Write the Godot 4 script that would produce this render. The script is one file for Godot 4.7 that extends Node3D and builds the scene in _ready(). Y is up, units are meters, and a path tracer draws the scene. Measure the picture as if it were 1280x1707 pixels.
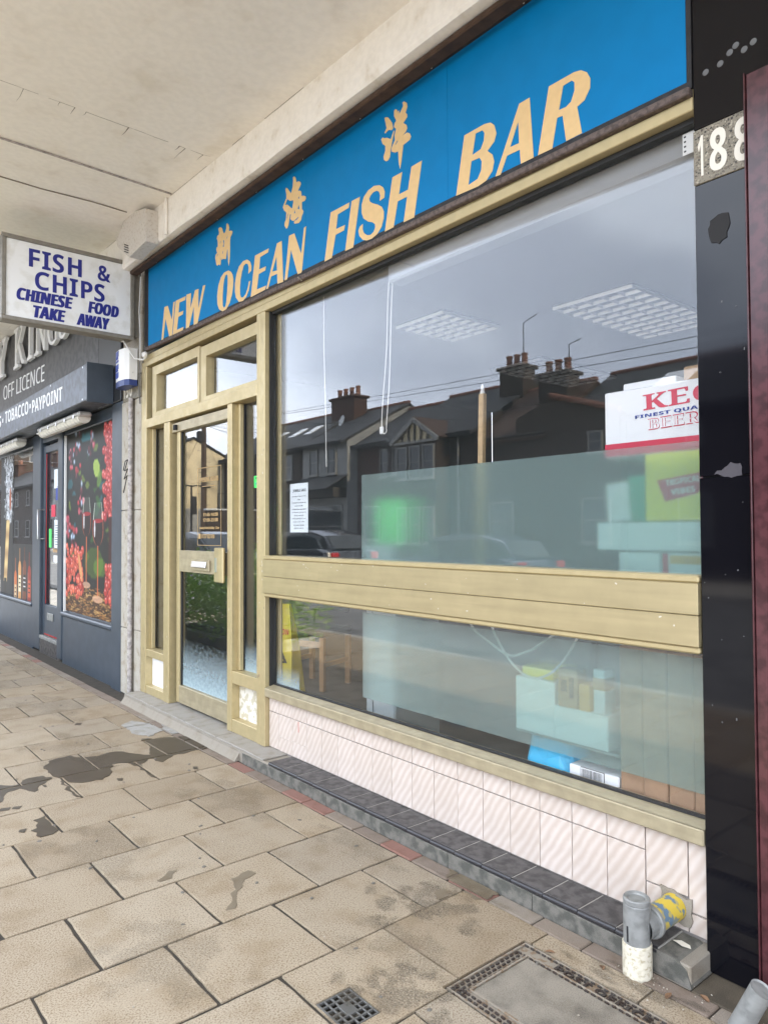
extends Node3D

# ---------------------------------------------------------------- shared state
var M := {}
var taken := {}
var box_cache := {}
var rng := RandomNumberGenerator.new()


func _ready() -> void:
	rng.seed = 71
	set_view_and_light()
	make_materials()
	build_pavement()
	build_canopy()
	build_shopfront()
	build_door()
	build_fascia_sign()
	build_riser_and_step()
	build_pillars()
	build_projecting_sign()
	build_neighbour()
	build_street_fittings()
	build_shop_inside()
	build_window_notices()
	build_opposite_side()
	build_small_things()


# ---------------------------------------------------------------- camera, sky, sun
func set_view_and_light() -> void:
	var cam := Camera3D.new()
	cam.name = "camera"
	cam.fov = 2.0 * rad_to_deg(atan(853.5 / 1190.0))
	cam.near = 0.05
	cam.far = 400.0
	var pitch := deg_to_rad(1.5)
	var a := deg_to_rad(39.6676)
	var fw := Vector3(-cos(a) * cos(pitch), sin(pitch), -sin(a) * cos(pitch))
	var r := fw.cross(Vector3.UP).normalized()
	var u := r.cross(fw)
	var roll := -0.0045
	var r2 := r * cos(roll) + u * sin(roll)
	var u2 := -r * sin(roll) + u * cos(roll)
	cam.transform = Transform3D(Basis(r2, u2, -fw), Vector3(0, 1.43, 2.3))
	cam.current = true
	add_child(cam)

	var sky_mat := PanoramaSkyMaterial.new()
	sky_mat.panorama = cloud_panorama()
	sky_mat.energy_multiplier = SKY_ENERGY
	var sky := Sky.new()
	sky.sky_material = sky_mat
	var env := Environment.new()
	env.background_mode = Environment.BG_SKY
	env.sky = sky
	env.tonemap_mode = Environment.TONE_MAPPER_LINEAR
	env.tonemap_exposure = EXPOSURE
	env.sdfgi_enabled = true
	env.ssao_enabled = true
	env.ssil_enabled = true
	var we := WorldEnvironment.new()
	we.name = "world"
	we.environment = env
	add_child(we)

	var sun := DirectionalLight3D.new()
	sun.name = "sun"
	sun.light_energy = SUN_ENERGY
	sun.light_angular_distance = 1.0
	sun.light_color = Color(1.0, 0.93, 0.8)
	sun.shadow_enabled = true
	var from := Vector3(0.87, 0.49, 0.0).normalized()
	sun.basis = Basis.looking_at(-from, Vector3.UP)
	add_child(sun)


const SKY_ENERGY := 2.65
const SUN_ENERGY := 1.6
const EXPOSURE := 2.75


func cloud_panorama() -> ImageTexture:
	var w := 768
	var h := 384
	var big := FastNoiseLite.new()
	big.seed = 5
	big.frequency = 1.1
	big.fractal_octaves = 5
	var wisp := FastNoiseLite.new()
	wisp.seed = 11
	wisp.frequency = 3.2
	wisp.fractal_octaves = 4
	var im := Image.create(w, h, false, Image.FORMAT_RGB8)
	var dark := Color(0.39, 0.445, 0.55)
	var mid := Color(0.57, 0.635, 0.745)
	var pale := Color(0.82, 0.855, 0.91)
	for j in h:
		var el := (0.5 - (j + 0.5) / h) * PI
		var ce := cos(el)
		var se := sin(el)
		for i in w:
			var az := (i + 0.5) / w * TAU
			var d := Vector3(cos(az) * ce, se * 1.8, sin(az) * ce)
			var n := big.get_noise_3dv(d) * 0.75 + wisp.get_noise_3dv(d) * 0.35
			var t := clampf(n * 0.9 + 0.5, 0.0, 1.0)
			var c := dark.lerp(mid, smoothstep(0.15, 0.5, t)).lerp(pale, smoothstep(0.5, 0.9, t))
			im.set_pixel(i, j, c.linear_to_srgb())
	return ImageTexture.create_from_image(im)


# ---------------------------------------------------------------- helpers: naming
func numbered(n: String) -> String:
	if not taken.has(n):
		taken[n] = 0
		return n
	taken[n] += 1
	return "%s_%03d" % [n, taken[n]]


func thing(called: String, label: String, category: String, at := Vector3.ZERO, group := "") -> Node3D:
	var o := Node3D.new()
	o.name = numbered(called)
	add_child(o)
	o.position = at
	tag(o, label, category, group)
	return o


func tag(o: Node3D, label: String, category := "", group := "") -> Node3D:
	o.set_meta("label", label)
	if category:
		o.set_meta("category", category)
	if group:
		o.set_meta("group", group)
	return o


func structure(called: String, mesh: Mesh = null, m: Material = null, at := Vector3.ZERO) -> Node3D:
	var o: Node3D
	if mesh:
		var k := MeshInstance3D.new()
		k.mesh = mesh
		k.material_override = m
		o = k
	else:
		o = Node3D.new()
	o.name = numbered(called)
	add_child(o)
	o.position = at
	o.set_meta("kind", "structure")
	return o


func part(parent: Node3D, called: String, mesh: Mesh, m: Material, at := Vector3.ZERO, turn := Vector3.ZERO) -> MeshInstance3D:
	var o := MeshInstance3D.new()
	o.name = called
	o.mesh = mesh
	o.material_override = m
	parent.add_child(o, true)
	o.position = at
	o.rotation = turn
	return o


# box given by its two corners, in the parent's axes
func span(parent: Node3D, called: String, m: Material, a: Vector3, b: Vector3, bevel := 0.003) -> MeshInstance3D:
	var lo := Vector3(minf(a.x, b.x), minf(a.y, b.y), minf(a.z, b.z))
	var hi := Vector3(maxf(a.x, b.x), maxf(a.y, b.y), maxf(a.z, b.z))
	return part(parent, called, bb(hi - lo, bevel), m, (lo + hi) / 2.0)


# ---------------------------------------------------------------- helpers: meshes
func bb(size: Vector3, bevel := 0.003) -> ArrayMesh:
	var key := "%.4f %.4f %.4f %.4f" % [size.x, size.y, size.z, bevel]
	if box_cache.has(key):
		return box_cache[key]
	var h := size / 2.0
	var b := minf(bevel, minf(h.x, minf(h.y, h.z)) * 0.6)
	var st := SurfaceTool.new()
	st.begin(Mesh.PRIMITIVE_TRIANGLES)
	st.set_smooth_group(-1)
	# corner vertices: for each corner sign and each axis, the vertex on the face of that axis
	var v := func(s: Vector3, axis: int) -> Vector3:
		var p := Vector3(s.x * (h.x - b), s.y * (h.y - b), s.z * (h.z - b))
		p[axis] = s[axis] * h[axis]
		return p
	var face := func(pts: Array) -> void:
		var c := Vector3.ZERO
		for p in pts:
			c += p
		c /= pts.size()
		var n: Vector3 = (pts[1] - pts[0]).cross(pts[2] - pts[0])
		var q := pts
		if n.dot(c) > 0:      # front faces run clockwise
			q = pts.duplicate()
			q.reverse()
		for k in range(1, q.size() - 1):
			for p in [q[0], q[k], q[k + 1]]:
				var an := Vector3(absf(c.x) / h.x, absf(c.y) / h.y, absf(c.z) / h.z)
				if an.x >= an.y and an.x >= an.z:
					st.set_uv(Vector2(p.z + h.z, h.y - p.y))
				elif an.y >= an.z:
					st.set_uv(Vector2(p.x + h.x, p.z + h.z))
				else:
					st.set_uv(Vector2(p.x + h.x, h.y - p.y))
				st.add_vertex(p)
	for axis in 3:
		var o1 := (axis + 1) % 3
		var o2 := (axis + 2) % 3
		for sg in [-1.0, 1.0]:
			var pts := []
			for cc in [[-1.0, -1.0], [1.0, -1.0], [1.0, 1.0], [-1.0, 1.0]]:
				var s := Vector3.ZERO
				s[axis] = sg
				s[o1] = cc[0]
				s[o2] = cc[1]
				pts.append(v.call(s, axis))
			face.call(pts)
		for s1 in [-1.0, 1.0]:
			for s2 in [-1.0, 1.0]:
				var sa := Vector3.ZERO
				sa[o1] = s1
				sa[o2] = s2
				var sb := sa
				sa[axis] = -1.0
				sb[axis] = 1.0
				face.call([v.call(sa, o1), v.call(sb, o1), v.call(sb, o2), v.call(sa, o2)])
	for sx in [-1.0, 1.0]:
		for sy in [-1.0, 1.0]:
			for sz in [-1.0, 1.0]:
				var s3 := Vector3(sx, sy, sz)
				face.call([v.call(s3, 0), v.call(s3, 1), v.call(s3, 2)])
	st.generate_normals()
	var m := st.commit()
	box_cache[key] = m
	return m


func poly2(flat: Array) -> PackedVector2Array:
	var p := PackedVector2Array()
	for k in range(0, flat.size(), 2):
		p.append(Vector2(flat[k], flat[k + 1]))
	return p


func box2(cx: float, cy: float) -> PackedVector2Array:
	return PackedVector2Array([Vector2(-cx, -cy), Vector2(cx, -cy), Vector2(cx, cy), Vector2(-cx, cy)])


# pieces without holes: the outline cut into vertical bands through each hole, less the holes
func solid_pieces(outline: PackedVector2Array, holes: Array) -> Array:
	if holes.is_empty():
		return [outline]
	var lo := outline[0]
	var hi := outline[0]
	for p in outline:
		lo = lo.min(p)
		hi = hi.max(p)
	var cuts := [lo.x - 0.01]
	for h in holes:
		var c := 0.0
		for p in h:
			c += p.x
		cuts.append(c / h.size())
	cuts.append(hi.x + 0.01)
	cuts.sort()
	var out := []
	for k in cuts.size() - 1:
		var band := PackedVector2Array([Vector2(cuts[k], lo.y - 0.01), Vector2(cuts[k + 1], lo.y - 0.01), Vector2(cuts[k + 1], hi.y + 0.01), Vector2(cuts[k], hi.y + 0.01)])
		var now: Array = Geometry2D.intersect_polygons(outline, band)
		for h in holes:
			var next := []
			for p in now:
				next.append_array(Geometry2D.clip_polygons(p, h))
			now = next
		out.append_array(now)
	return out


# polygon in x/y pushed out along z, front at z = depth
func prism(outline: PackedVector2Array, holes: Array, depth: float, back := true) -> ArrayMesh:
	var st := SurfaceTool.new()
	st.begin(Mesh.PRIMITIVE_TRIANGLES)
	st.set_smooth_group(-1)
	for piece in solid_pieces(outline, holes):
		var tri := Geometry2D.triangulate_polygon(piece)
		for k in range(0, tri.size(), 3):
			var a: Vector2 = piece[tri[k]]
			var b: Vector2 = piece[tri[k + 1]]
			var c: Vector2 = piece[tri[k + 2]]
			if (b - a).cross(c - a) > 0.0:
				var s := b
				b = c
				c = s
			for p in [a, b, c]:
				st.set_uv(p)
				st.add_vertex(Vector3(p.x, p.y, depth))
			if back:
				for p in [a, c, b]:
					st.set_uv(p)
					st.add_vertex(Vector3(p.x, p.y, 0))
	for ring in [outline] + holes:
		var cw := Geometry2D.is_polygon_clockwise(ring)
		var inner: bool = ring != outline
		for k in ring.size():
			var a: Vector2 = ring[k]
			var b: Vector2 = ring[(k + 1) % ring.size()]
			var q := [Vector3(a.x, a.y, 0), Vector3(b.x, b.y, 0), Vector3(b.x, b.y, depth), Vector3(a.x, a.y, depth)]
			if cw == inner:
				q.reverse()
			for t in [[0, 2, 1], [0, 3, 2]]:
				for w in t:
					st.set_uv(Vector2(q[w].x + q[w].z, q[w].y))
					st.add_vertex(q[w])
	st.generate_normals()
	return st.commit()


func tube(pts: Array, r: float, sides := 8, r_end := -1.0) -> ArrayMesh:
	var st := SurfaceTool.new()
	st.begin(Mesh.PRIMITIVE_TRIANGLES)
	st.set_smooth_group(0)
	var rings := []
	var up := Vector3.UP
	for k in pts.size():
		var d: Vector3 = (pts[mini(k + 1, pts.size() - 1)] - pts[maxi(k - 1, 0)]).normalized()
		if absf(d.dot(up)) > 0.95:
			up = Vector3.RIGHT if absf(d.x) < 0.9 else Vector3.BACK
		var s := d.cross(up).normalized()
		up = s.cross(d).normalized()
		var rr := r if r_end < 0.0 else lerpf(r, r_end, float(k) / maxf(1.0, pts.size() - 1))
		var ring := []
		for i in sides:
			var an := TAU * i / sides
			ring.append(pts[k] + (s * cos(an) + up * sin(an)) * rr)
		rings.append(ring)
	for k in rings.size() - 1:
		for i in sides:
			var j := (i + 1) % sides
			for p in [rings[k][i], rings[k][j], rings[k + 1][j], rings[k][i], rings[k + 1][j], rings[k + 1][i]]:
				st.add_vertex(p)
	st.set_smooth_group(-1)
	for e in [0, rings.size() - 1]:
		for i in range(1, sides - 1):
			var f := [rings[e][0], rings[e][i], rings[e][i + 1]]
			if e == 0:
				f.reverse()
			for p in f:
				st.add_vertex(p)
	st.generate_normals()
	return st.commit()


# profile of (radius, height) turned round y
func lathe(profile: Array, segs := 24) -> ArrayMesh:
	var st := SurfaceTool.new()
	st.begin(Mesh.PRIMITIVE_TRIANGLES)
	for k in profile.size() - 1:
		st.set_smooth_group(k)
		for i in segs:
			var a0 := TAU * i / segs
			var a1 := TAU * (i + 1) / segs
			var p: Vector2 = profile[k]
			var q: Vector2 = profile[k + 1]
			var v := [Vector3(p.x * cos(a0), p.y, p.x * sin(a0)), Vector3(p.x * cos(a1), p.y, p.x * sin(a1)), Vector3(q.x * cos(a1), q.y, q.x * sin(a1)), Vector3(q.x * cos(a0), q.y, q.x * sin(a0))]
			for t in [0, 2, 1, 0, 3, 2]:
				st.set_uv(Vector2(float(i) / segs, v[t].y))
				st.add_vertex(v[t])
	st.generate_normals()
	return st.commit()


# flat sheet facing +z with uv 0 to 1
func sheet(w: float, h: float) -> QuadMesh:
	var q := QuadMesh.new()
	q.size = Vector2(w, h)
	return q


func curve(a: Vector3, b: Vector3, sag: float, n := 10) -> Array:
	var out := []
	for k in n + 1:
		var t := float(k) / n
		out.append(a.lerp(b, t) - Vector3(0, sag * 4.0 * t * (1.0 - t), 0))
	return out


func words(parent: Node3D, called: String, text: String, m: Material, w: float, h: float, at: Vector3, turn := Vector3.ZERO, bold := true, serif := false, depth := 0.002, slant := 0.0) -> MeshInstance3D:
	var f := SystemFont.new()
	f.font_names = PackedStringArray(["Droid Serif" if serif else "Droid Sans"])
	f.font_weight = 700 if bold else 400
	var t := TextMesh.new()
	t.font = f
	t.text = text
	t.font_size = 64
	t.pixel_size = 0.01
	t.depth = 0.05
	t.curve_step = 2.0
	var box := t.get_aabb()
	var o := MeshInstance3D.new()
	o.name = called
	o.mesh = t
	o.material_override = m
	parent.add_child(o, true)
	var sc := Vector3(w / maxf(box.size.x, 0.01), h / maxf(box.size.y, 0.01), depth / 0.05)
	var shear := Basis(Vector3(1, 0, 0), Vector3(slant, 1, 0), Vector3(0, 0, 1))
	var b := Basis.from_euler(turn) * shear * Basis.from_scale(sc)
	o.transform = Transform3D(b, at - b * (box.position + box.size / 2.0))
	return o


# ---------------------------------------------------------------- materials
func grey_ramp(stops: Array) -> Gradient:
	var g := Gradient.new()
	var off := PackedFloat32Array()
	var col := PackedColorArray()
	for s in stops:
		off.append(s[0])
		var c: Color = s[1] if s[1] is Color else Color(s[1], s[1], s[1])
		col.append(c.linear_to_srgb())
	g.offsets = off
	g.colors = col
	return g


func ntex(sd: int, freq: float, octaves: int, stops: Array, size := 512, kind := FastNoiseLite.TYPE_SIMPLEX_SMOOTH) -> NoiseTexture2D:
	var n := FastNoiseLite.new()
	n.seed = sd
	n.noise_type = kind
	n.frequency = freq
	n.fractal_octaves = octaves
	var t := NoiseTexture2D.new()
	t.width = size
	t.height = size
	t.seamless = true
	t.seamless_blend_skirt = 0.15
	t.noise = n
	t.color_ramp = grey_ramp(stops)
	return t


func mat(called: String, lin: Color, rough: float, metal := 0.0) -> StandardMaterial3D:
	var m := StandardMaterial3D.new()
	m.resource_name = called
	m.albedo_color = lin.linear_to_srgb()
	m.roughness = rough
	m.metallic = metal
	M[called] = m
	return m


func tri(m: StandardMaterial3D, tex: Texture2D, scale: float, world := true, stretch := Vector3.ONE) -> StandardMaterial3D:
	m.albedo_texture = tex
	m.uv1_triplanar = true
	m.uv1_world_triplanar = world
	m.uv1_scale = Vector3(1, 1, 1) * scale * stretch
	return m


func fine(m: StandardMaterial3D, tex: Texture2D, scale: float, stretch := Vector3.ONE) -> StandardMaterial3D:
	m.detail_enabled = true
	m.detail_albedo = tex
	m.detail_blend_mode = BaseMaterial3D.BLEND_MODE_MUL
	m.detail_uv_layer = BaseMaterial3D.DETAIL_UV_2
	m.uv2_triplanar = true
	m.uv2_world_triplanar = true
	m.uv2_scale = Vector3(1, 1, 1) * scale * stretch
	return m


func relief(m: StandardMaterial3D, tex: Texture2D, cm: float) -> StandardMaterial3D:
	m.heightmap_enabled = true
	m.heightmap_texture = tex
	m.heightmap_scale = cm
	return m


func worn(m: StandardMaterial3D, tex: Texture2D) -> StandardMaterial3D:
	m.roughness_texture = tex
	m.roughness_texture_channel = BaseMaterial3D.TEXTURE_CHANNEL_RED
	return m


func pane(called: String, tint: Color, a: float) -> StandardMaterial3D:
	var m := mat(called, tint, 0.0)
	m.albedo_color.a = a
	m.transparency = BaseMaterial3D.TRANSPARENCY_ALPHA
	m.metallic_specular = 0.5
	return m


func make_materials() -> void:
	var blotch := ntex(1, 0.006, 5, [[0.2, 0.66], [0.45, 0.88], [0.75, 1.0]])
	var cloudy := ntex(2, 0.012, 4, [[0.25, 0.86], [0.7, 1.0]])
	var soft := ntex(14, 0.015, 4, [[0.2, 0.95], [0.7, 1.0]])
	var slab_grain := ntex(15, 0.11, 5, [[0.2, Color(0.50, 0.44, 0.37)], [0.36, Color(0.80, 0.77, 0.73)], [0.55, Color(0.95, 0.945, 0.93)], [0.7, Color(1, 1, 1)]], 1024)
	var speck := ntex(3, 0.16, 3, [[0.25, 0.62], [0.42, 0.9], [0.7, 1.0]])
	var grit := ntex(4, 0.3, 2, [[0.3, 0.5], [0.5, 0.92], [0.72, 1.0]])
	var bumps := ntex(5, 0.09, 4, [[0.0, 0.0], [1.0, 1.0]])
	var smear := ntex(6, 0.02, 5, [[0.3, 0.55], [0.6, 1.0]])
	var warm := ntex(8, 0.008, 5, [[0.2, Color(0.84, 0.80, 0.745)], [0.4, Color(0.95, 0.935, 0.915)], [0.65, Color(1, 1, 1)]])
	M["t_speck"] = speck
	M["t_blotch"] = blotch
	M["t_bumps"] = bumps

	# paving
	var slab_tones := [Color(0.308, 0.245, 0.170), Color(0.334, 0.269, 0.189), Color(0.320, 0.259, 0.184), Color(0.282, 0.222, 0.152), Color(0.342, 0.280, 0.202), Color(0.298, 0.245, 0.180)]
	for k in slab_tones.size():
		var s := mat("slab%d" % k, slab_tones[k], 0.86)
		tri(s, warm, 0.9)
		s.uv1_offset = Vector3(0.31 * k, 0.17 * k, 0.53 * k)
		fine(s, slab_grain, 1.1)
		relief(s, bumps, 0.08)
	fine(tri(mat("joint", Color(0.055, 0.043, 0.030), 0.95), blotch, 2.0), grit, 4.0)
	fine(tri(mat("wet", Color(0.068, 0.050, 0.030), 0.5), warm, 1.4), speck, 3.1)
	fine(tri(mat("damp", Color(0.18, 0.142, 0.095), 0.6), warm, 2.4), speck, 3.1)
	fine(tri(mat("bloom", Color(0.374, 0.357, 0.327), 0.9), warm, 2.4), grit, 3.1)
	var eb := [Color(0.235, 0.185, 0.142), Color(0.25, 0.128, 0.098), Color(0.255, 0.212, 0.168), Color(0.215, 0.165, 0.128)]
	for k in eb.size():
		relief(fine(tri(mat("edge%d" % k, eb[k], 0.85), warm, 1.7), speck, 3.5), bumps, 0.1)
	fine(tri(mat("asphalt", Color(0.20, 0.197, 0.19), 0.9), blotch, 0.4), grit, 3.0)
	fine(tri(mat("far_paving", Color(0.45, 0.42, 0.37), 0.9), blotch, 0.5), speck, 2.0)
	mat("road_paint", Color(0.7, 0.68, 0.6), 0.8)

	# painted soffit and plaster
	relief(fine(tri(mat("soffit", Color(0.87, 0.825, 0.755), 0.8), ntex(21, 0.01, 5, [[0.1, Color(0.90, 0.88, 0.85)], [0.3, Color(0.98, 0.975, 0.97)], [0.6, Color(1, 1, 1)]]), 0.45), soft, 2.0), bumps, 0.05)
	relief(fine(tri(mat("beam_paint", Color(0.87, 0.825, 0.755), 0.8), ntex(22, 0.012, 5, [[0.1, Color(0.84, 0.81, 0.76)], [0.28, Color(0.97, 0.965, 0.955)], [0.6, Color(1, 1, 1)]]), 0.8), soft, 3.0), bumps, 0.1)
	fine(tri(mat("grime", Color(0.17, 0.145, 0.115), 0.95), smear, 5.0), grit, 6.0)
	fine(tri(mat("rot_wood", Color(0.085, 0.047, 0.028), 0.9), blotch, 3.0), grit, 5.0)
	fine(tri(mat("cast_concrete", Color(0.45, 0.42, 0.37), 0.9), blotch, 0.6), grit, 3.0)

	# aluminium
	var streak := brushed()
	worn(fine(tri(mat("gold", Color(0.50, 0.405, 0.22), 0.42, 0.45), soft, 0.9), soft, 2.5), ntex(9, 0.02, 4, [[0.3, 0.6], [0.7, 1.0]]))
	M.gold.roughness = 0.5
	worn(fine(tri(mat("gold_dull", Color(0.46, 0.39, 0.255), 0.5, 0.4), streak, 1.3), cloudy, 1.6), ntex(10, 0.02, 4, [[0.3, 0.7], [0.7, 1.0]]))
	fine(tri(mat("gold_panel", Color(0.50, 0.41, 0.232), 0.40, 0.5), streak, 0.9), soft, 1.1)
	mat("gasket", Color(0.012, 0.012, 0.012), 0.6)
	mat("steel", Color(0.6, 0.6, 0.6), 0.3, 0.95)
	tri(mat("galvanised", Color(0.30, 0.30, 0.285), 0.6, 0.35), blotch, 6.0)
	fine(tri(mat("brown_trim", Color(0.15, 0.11, 0.095), 0.7), smear, 3.0), grit, 5.0)
	fine(tri(mat("black_trim", Color(0.018, 0.018, 0.02), 0.55), smear, 2.0), cloudy, 3.0)
	tri(mat("sign_trim", Color(0.26, 0.24, 0.205), 0.5, 0.3), cloudy, 2.0)

	# sign faces
	tri(mat("sign_blue", Color(0.0, 0.182, 0.43), 0.5), soft, 0.8)
	M.sign_blue.metallic_specular = 0.3
	tri(mat("letter_gold", Color(0.718, 0.488, 0.230), 0.62), soft, 3.0)
	tri(mat("sign_white", Color(0.82, 0.82, 0.81), 0.35), ntex(31, 0.012, 5, [[0.15, Color(0.90, 0.89, 0.86)], [0.5, Color(1, 1, 1)]]), 1.2)
	mat("gold_ink", Color(0.42, 0.28, 0.12), 0.6)
	mat("letter_navy", Color(0.016, 0.022, 0.22), 0.45)
	mat("letter_white", Color(0.78, 0.78, 0.78), 0.5)

	# tiles, stone and black glass
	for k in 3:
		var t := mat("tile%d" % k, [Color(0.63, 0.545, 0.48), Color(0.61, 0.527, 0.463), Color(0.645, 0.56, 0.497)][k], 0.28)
		t.albedo_texture = glaze_with_light(k)
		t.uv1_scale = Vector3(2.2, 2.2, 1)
	mat("tile_joint", Color(0.24, 0.215, 0.195), 0.9)
	mat("red_line", Color(0.5, 0.06, 0.04), 0.7)
	worn(fine(tri(mat("step_tile", Color(0.085, 0.078, 0.076), 0.62), smear, 1.7), speck, 4.0), ntex(12, 0.02, 4, [[0.3, 0.55], [0.7, 1.0]]))
	fine(tri(mat("step_face", Color(0.185, 0.17, 0.145), 0.85), ntex(33, 0.02, 5, [[0.25, Color(0.5, 0.53, 0.52)], [0.5, Color(0.86, 0.87, 0.86)], [0.65, Color(1, 1, 1)]]), 1.4), grit, 3.0)
	mat("step_nose", Color(0.03, 0.028, 0.03), 0.34)
	fine(tri(mat("step_stone", Color(0.320, 0.296, 0.260), 0.88), warm, 1.8), speck, 3.0)
	fine(tri(mat("mortar", Color(0.315, 0.277, 0.225), 0.92), warm, 2.0), grit, 3.0)
	mat("step_joint", Color(0.30, 0.28, 0.25), 0.9)
	mat("black_glass", Color(0.004, 0.004, 0.006), 0.06)
	M.black_glass.metallic_specular = 0.42
	fine(tri(mat("maroon", Color(0.085, 0.026, 0.030), 0.22), cloudy, 0.8), smear, 1.5)
	tri(mat("terrazzo", Color(0.55, 0.53, 0.48), 0.5), flecks(), 3.2)
	mat("digit", Color(0.72, 0.67, 0.57), 0.55)
	fine(tri(mat("stone", Color(0.476, 0.433, 0.365), 0.9), ntex(36, 0.012, 5, [[0.15, Color(0.70, 0.65, 0.57)], [0.35, Color(0.93, 0.915, 0.88)], [0.7, Color(1, 1, 1)]]), 1.3), grit, 4.0)
	fine(tri(mat("trunking", Color(0.47, 0.425, 0.395), 0.6), smear, 2.0), cloudy, 3.0)
	mat("dry_leaf", Color(0.17, 0.09, 0.045), 0.8)
	mat("stain", Color(0.22, 0.19, 0.155), 0.95)
	mat("chip", Color(0.62, 0.57, 0.45), 0.7)
	fine(tri(mat("dirt", Color(0.12, 0.095, 0.065), 0.95), blotch, 2.5), grit, 2.0)
	mat("scuff_mark", Color(0.055, 0.048, 0.055), 0.7)
	mat("cabinet", Color(0.42, 0.47, 0.47), 0.5)
	mat("patch_gum", Color(0.13, 0.115, 0.095), 0.85)
	mat("grit_stone", Color(0.42, 0.37, 0.30), 0.9)
	tri(mat("peeling", Color(0.66, 0.62, 0.53), 0.7), ntex(38, 0.03, 5, [[0.44, Color(0.72, 0.68, 0.58)], [0.5, Color(1, 1, 1)]]), 0.9)
	tri(mat("sleeve", Color(0.60, 0.55, 0.44), 0.7), ntex(39, 0.02, 5, [[0.25, Color(0.6, 0.55, 0.45)], [0.5, Color(1, 1, 1)]]), 5.0)
	fine(tri(mat("iron", Color(0.05, 0.04, 0.034), 0.7, 0.2), ntex(40, 0.015, 4, [[0.35, Color(0.8, 0.55, 0.4)], [0.55, Color(1, 1, 1)]]), 4.0), M["t_speck"], 5.0)
	fine(tri(mat("infill", Color(0.25, 0.215, 0.168), 0.92), M["t_blotch"], 2.0), M["t_speck"], 2.4)
	fine(tri(mat("iron_bed", Color(0.26, 0.22, 0.17), 0.85), ntex(43, 0.015, 4, [[0.25, Color(0.75, 0.6, 0.47)], [0.45, Color(1, 1, 1)]]), 3.0), M["t_speck"], 4.0)
	mat("iron_worn", Color(0.14, 0.135, 0.125), 0.45, 0.5)
	tri(mat("arm_paint", Color(0.9, 0.9, 0.9), 0.6), ntex(41, 0.02, 4, [[0.40, Color(0.12, 0.19, 0.26)], [0.46, Color(0.62, 0.45, 0.05)]]), 1.7)
	mat("patch", Color(0.012, 0.011, 0.011), 0.75)
	mat("scratch", Color(0.13, 0.13, 0.13), 0.8)
	mat("spray", Color(0.02, 0.02, 0.025), 0.7)

	# neighbour
	fine(tri(mat("slate_paint", Color(0.051, 0.066, 0.086), 0.42), cloudy, 0.8), soft, 1.1)
	fine(tri(mat("black_paint", Color(0.018, 0.019, 0.021), 0.45), cloudy, 0.8), soft, 1.1)
	fine(tri(mat("grey_fascia", Color(0.066, 0.066, 0.070), 0.5), cloudy, 0.7), smear, 0.9)
	fine(tri(mat("blue_fascia", Color(0.081, 0.098, 0.132), 0.42), cloudy, 0.7), smear, 0.9)
	tri(mat("lamp_body", Color(0.42, 0.40, 0.36), 0.45), blotch, 3.0)
	tri(mat("lamp_lens", Color(0.58, 0.54, 0.45), 0.3), blotch, 3.0)
	mat("red_paint", Color(0.35, 0.02, 0.02), 0.6)

	# glass and films
	pane("glass", Color(0.05, 0.07, 0.07), 0.02)
	pane("added_glass", Color(0.05, 0.07, 0.07), 0.02)
	M.added_glass.metallic_specular = 0.32
	var fr := mat("frost", Color(0.63, 0.80, 0.765), 0.27)
	fr.albedo_color.a = 0.13
	fr.refraction_enabled = true
	fr.refraction_scale = 0.03
	fr.metallic_specular = 0.3
	var bl := mat("lime_bloom", Color(0.44, 0.57, 0.61), 0.9)
	bl.albedo_texture = bloom_mask()
	bl.transparency = BaseMaterial3D.TRANSPARENCY_ALPHA

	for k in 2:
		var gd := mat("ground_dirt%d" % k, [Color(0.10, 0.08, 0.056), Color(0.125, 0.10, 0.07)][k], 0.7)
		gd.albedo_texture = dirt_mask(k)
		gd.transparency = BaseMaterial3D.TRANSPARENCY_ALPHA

	# common colours
	mat("white_plastic", Color(0.72, 0.71, 0.68), 0.4)
	tri(mat("old_plastic", Color(0.62, 0.58, 0.53), 0.45), ntex(37, 0.02, 5, [[0.15, Color(0.74, 0.69, 0.64)], [0.32, Color(0.96, 0.95, 0.93)], [0.7, Color(1, 1, 1)]]), 3.0)
	mat("navy_plastic", Color(0.02, 0.04, 0.16), 0.4)
	mat("print_blue", Color(0.018, 0.05, 0.30), 0.45)
	mat("cable_white", Color(0.68, 0.66, 0.62), 0.5)
	mat("cable_grey", Color(0.10, 0.095, 0.085), 0.6)
	mat("dark", Color(0.012, 0.012, 0.013), 0.8)
	mat("card_white", Color(0.80, 0.80, 0.80), 0.6)
	mat("card_brown", Color(0.40, 0.26, 0.14), 0.8)
	mat("card_yellow", Color(0.85, 0.72, 0.06), 0.5)
	mat("card_green", Color(0.05, 0.35, 0.22), 0.5)
	mat("bright_green", Color(0.10, 0.75, 0.16), 0.5)
	mat("card_orange", Color(0.75, 0.40, 0.10), 0.6)
	mat("card_red", Color(0.60, 0.03, 0.07), 0.5)
	mat("bag_blue", Color(0.03, 0.42, 0.68), 0.3)
	mat("ink", Color(0.03, 0.03, 0.035), 0.6)
	mat("paper", Color(0.70, 0.74, 0.76), 0.7)
	mat("sticker_green", Color(0.06, 0.72, 0.13), 0.4)
	tri(mat("beech", Color(0.45, 0.25, 0.11), 0.5), streak, 2.0)
	tri(mat("stick_wood", Color(0.62, 0.42, 0.22), 0.6), streak, 2.0)
	fine(tri(mat("partition", Color(0.36, 0.215, 0.125), 0.6), cloudy, 1.5), soft, 4.0)
	mat("chair_cloth", Color(0.05, 0.06, 0.055), 0.9)
	mat("hazard_yellow", Color(0.72, 0.56, 0.03), 0.4)
	fine(tri(mat("floor_tile", Color(0.16, 0.155, 0.145), 0.45), blotch, 0.8), speck, 2.0)
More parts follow.
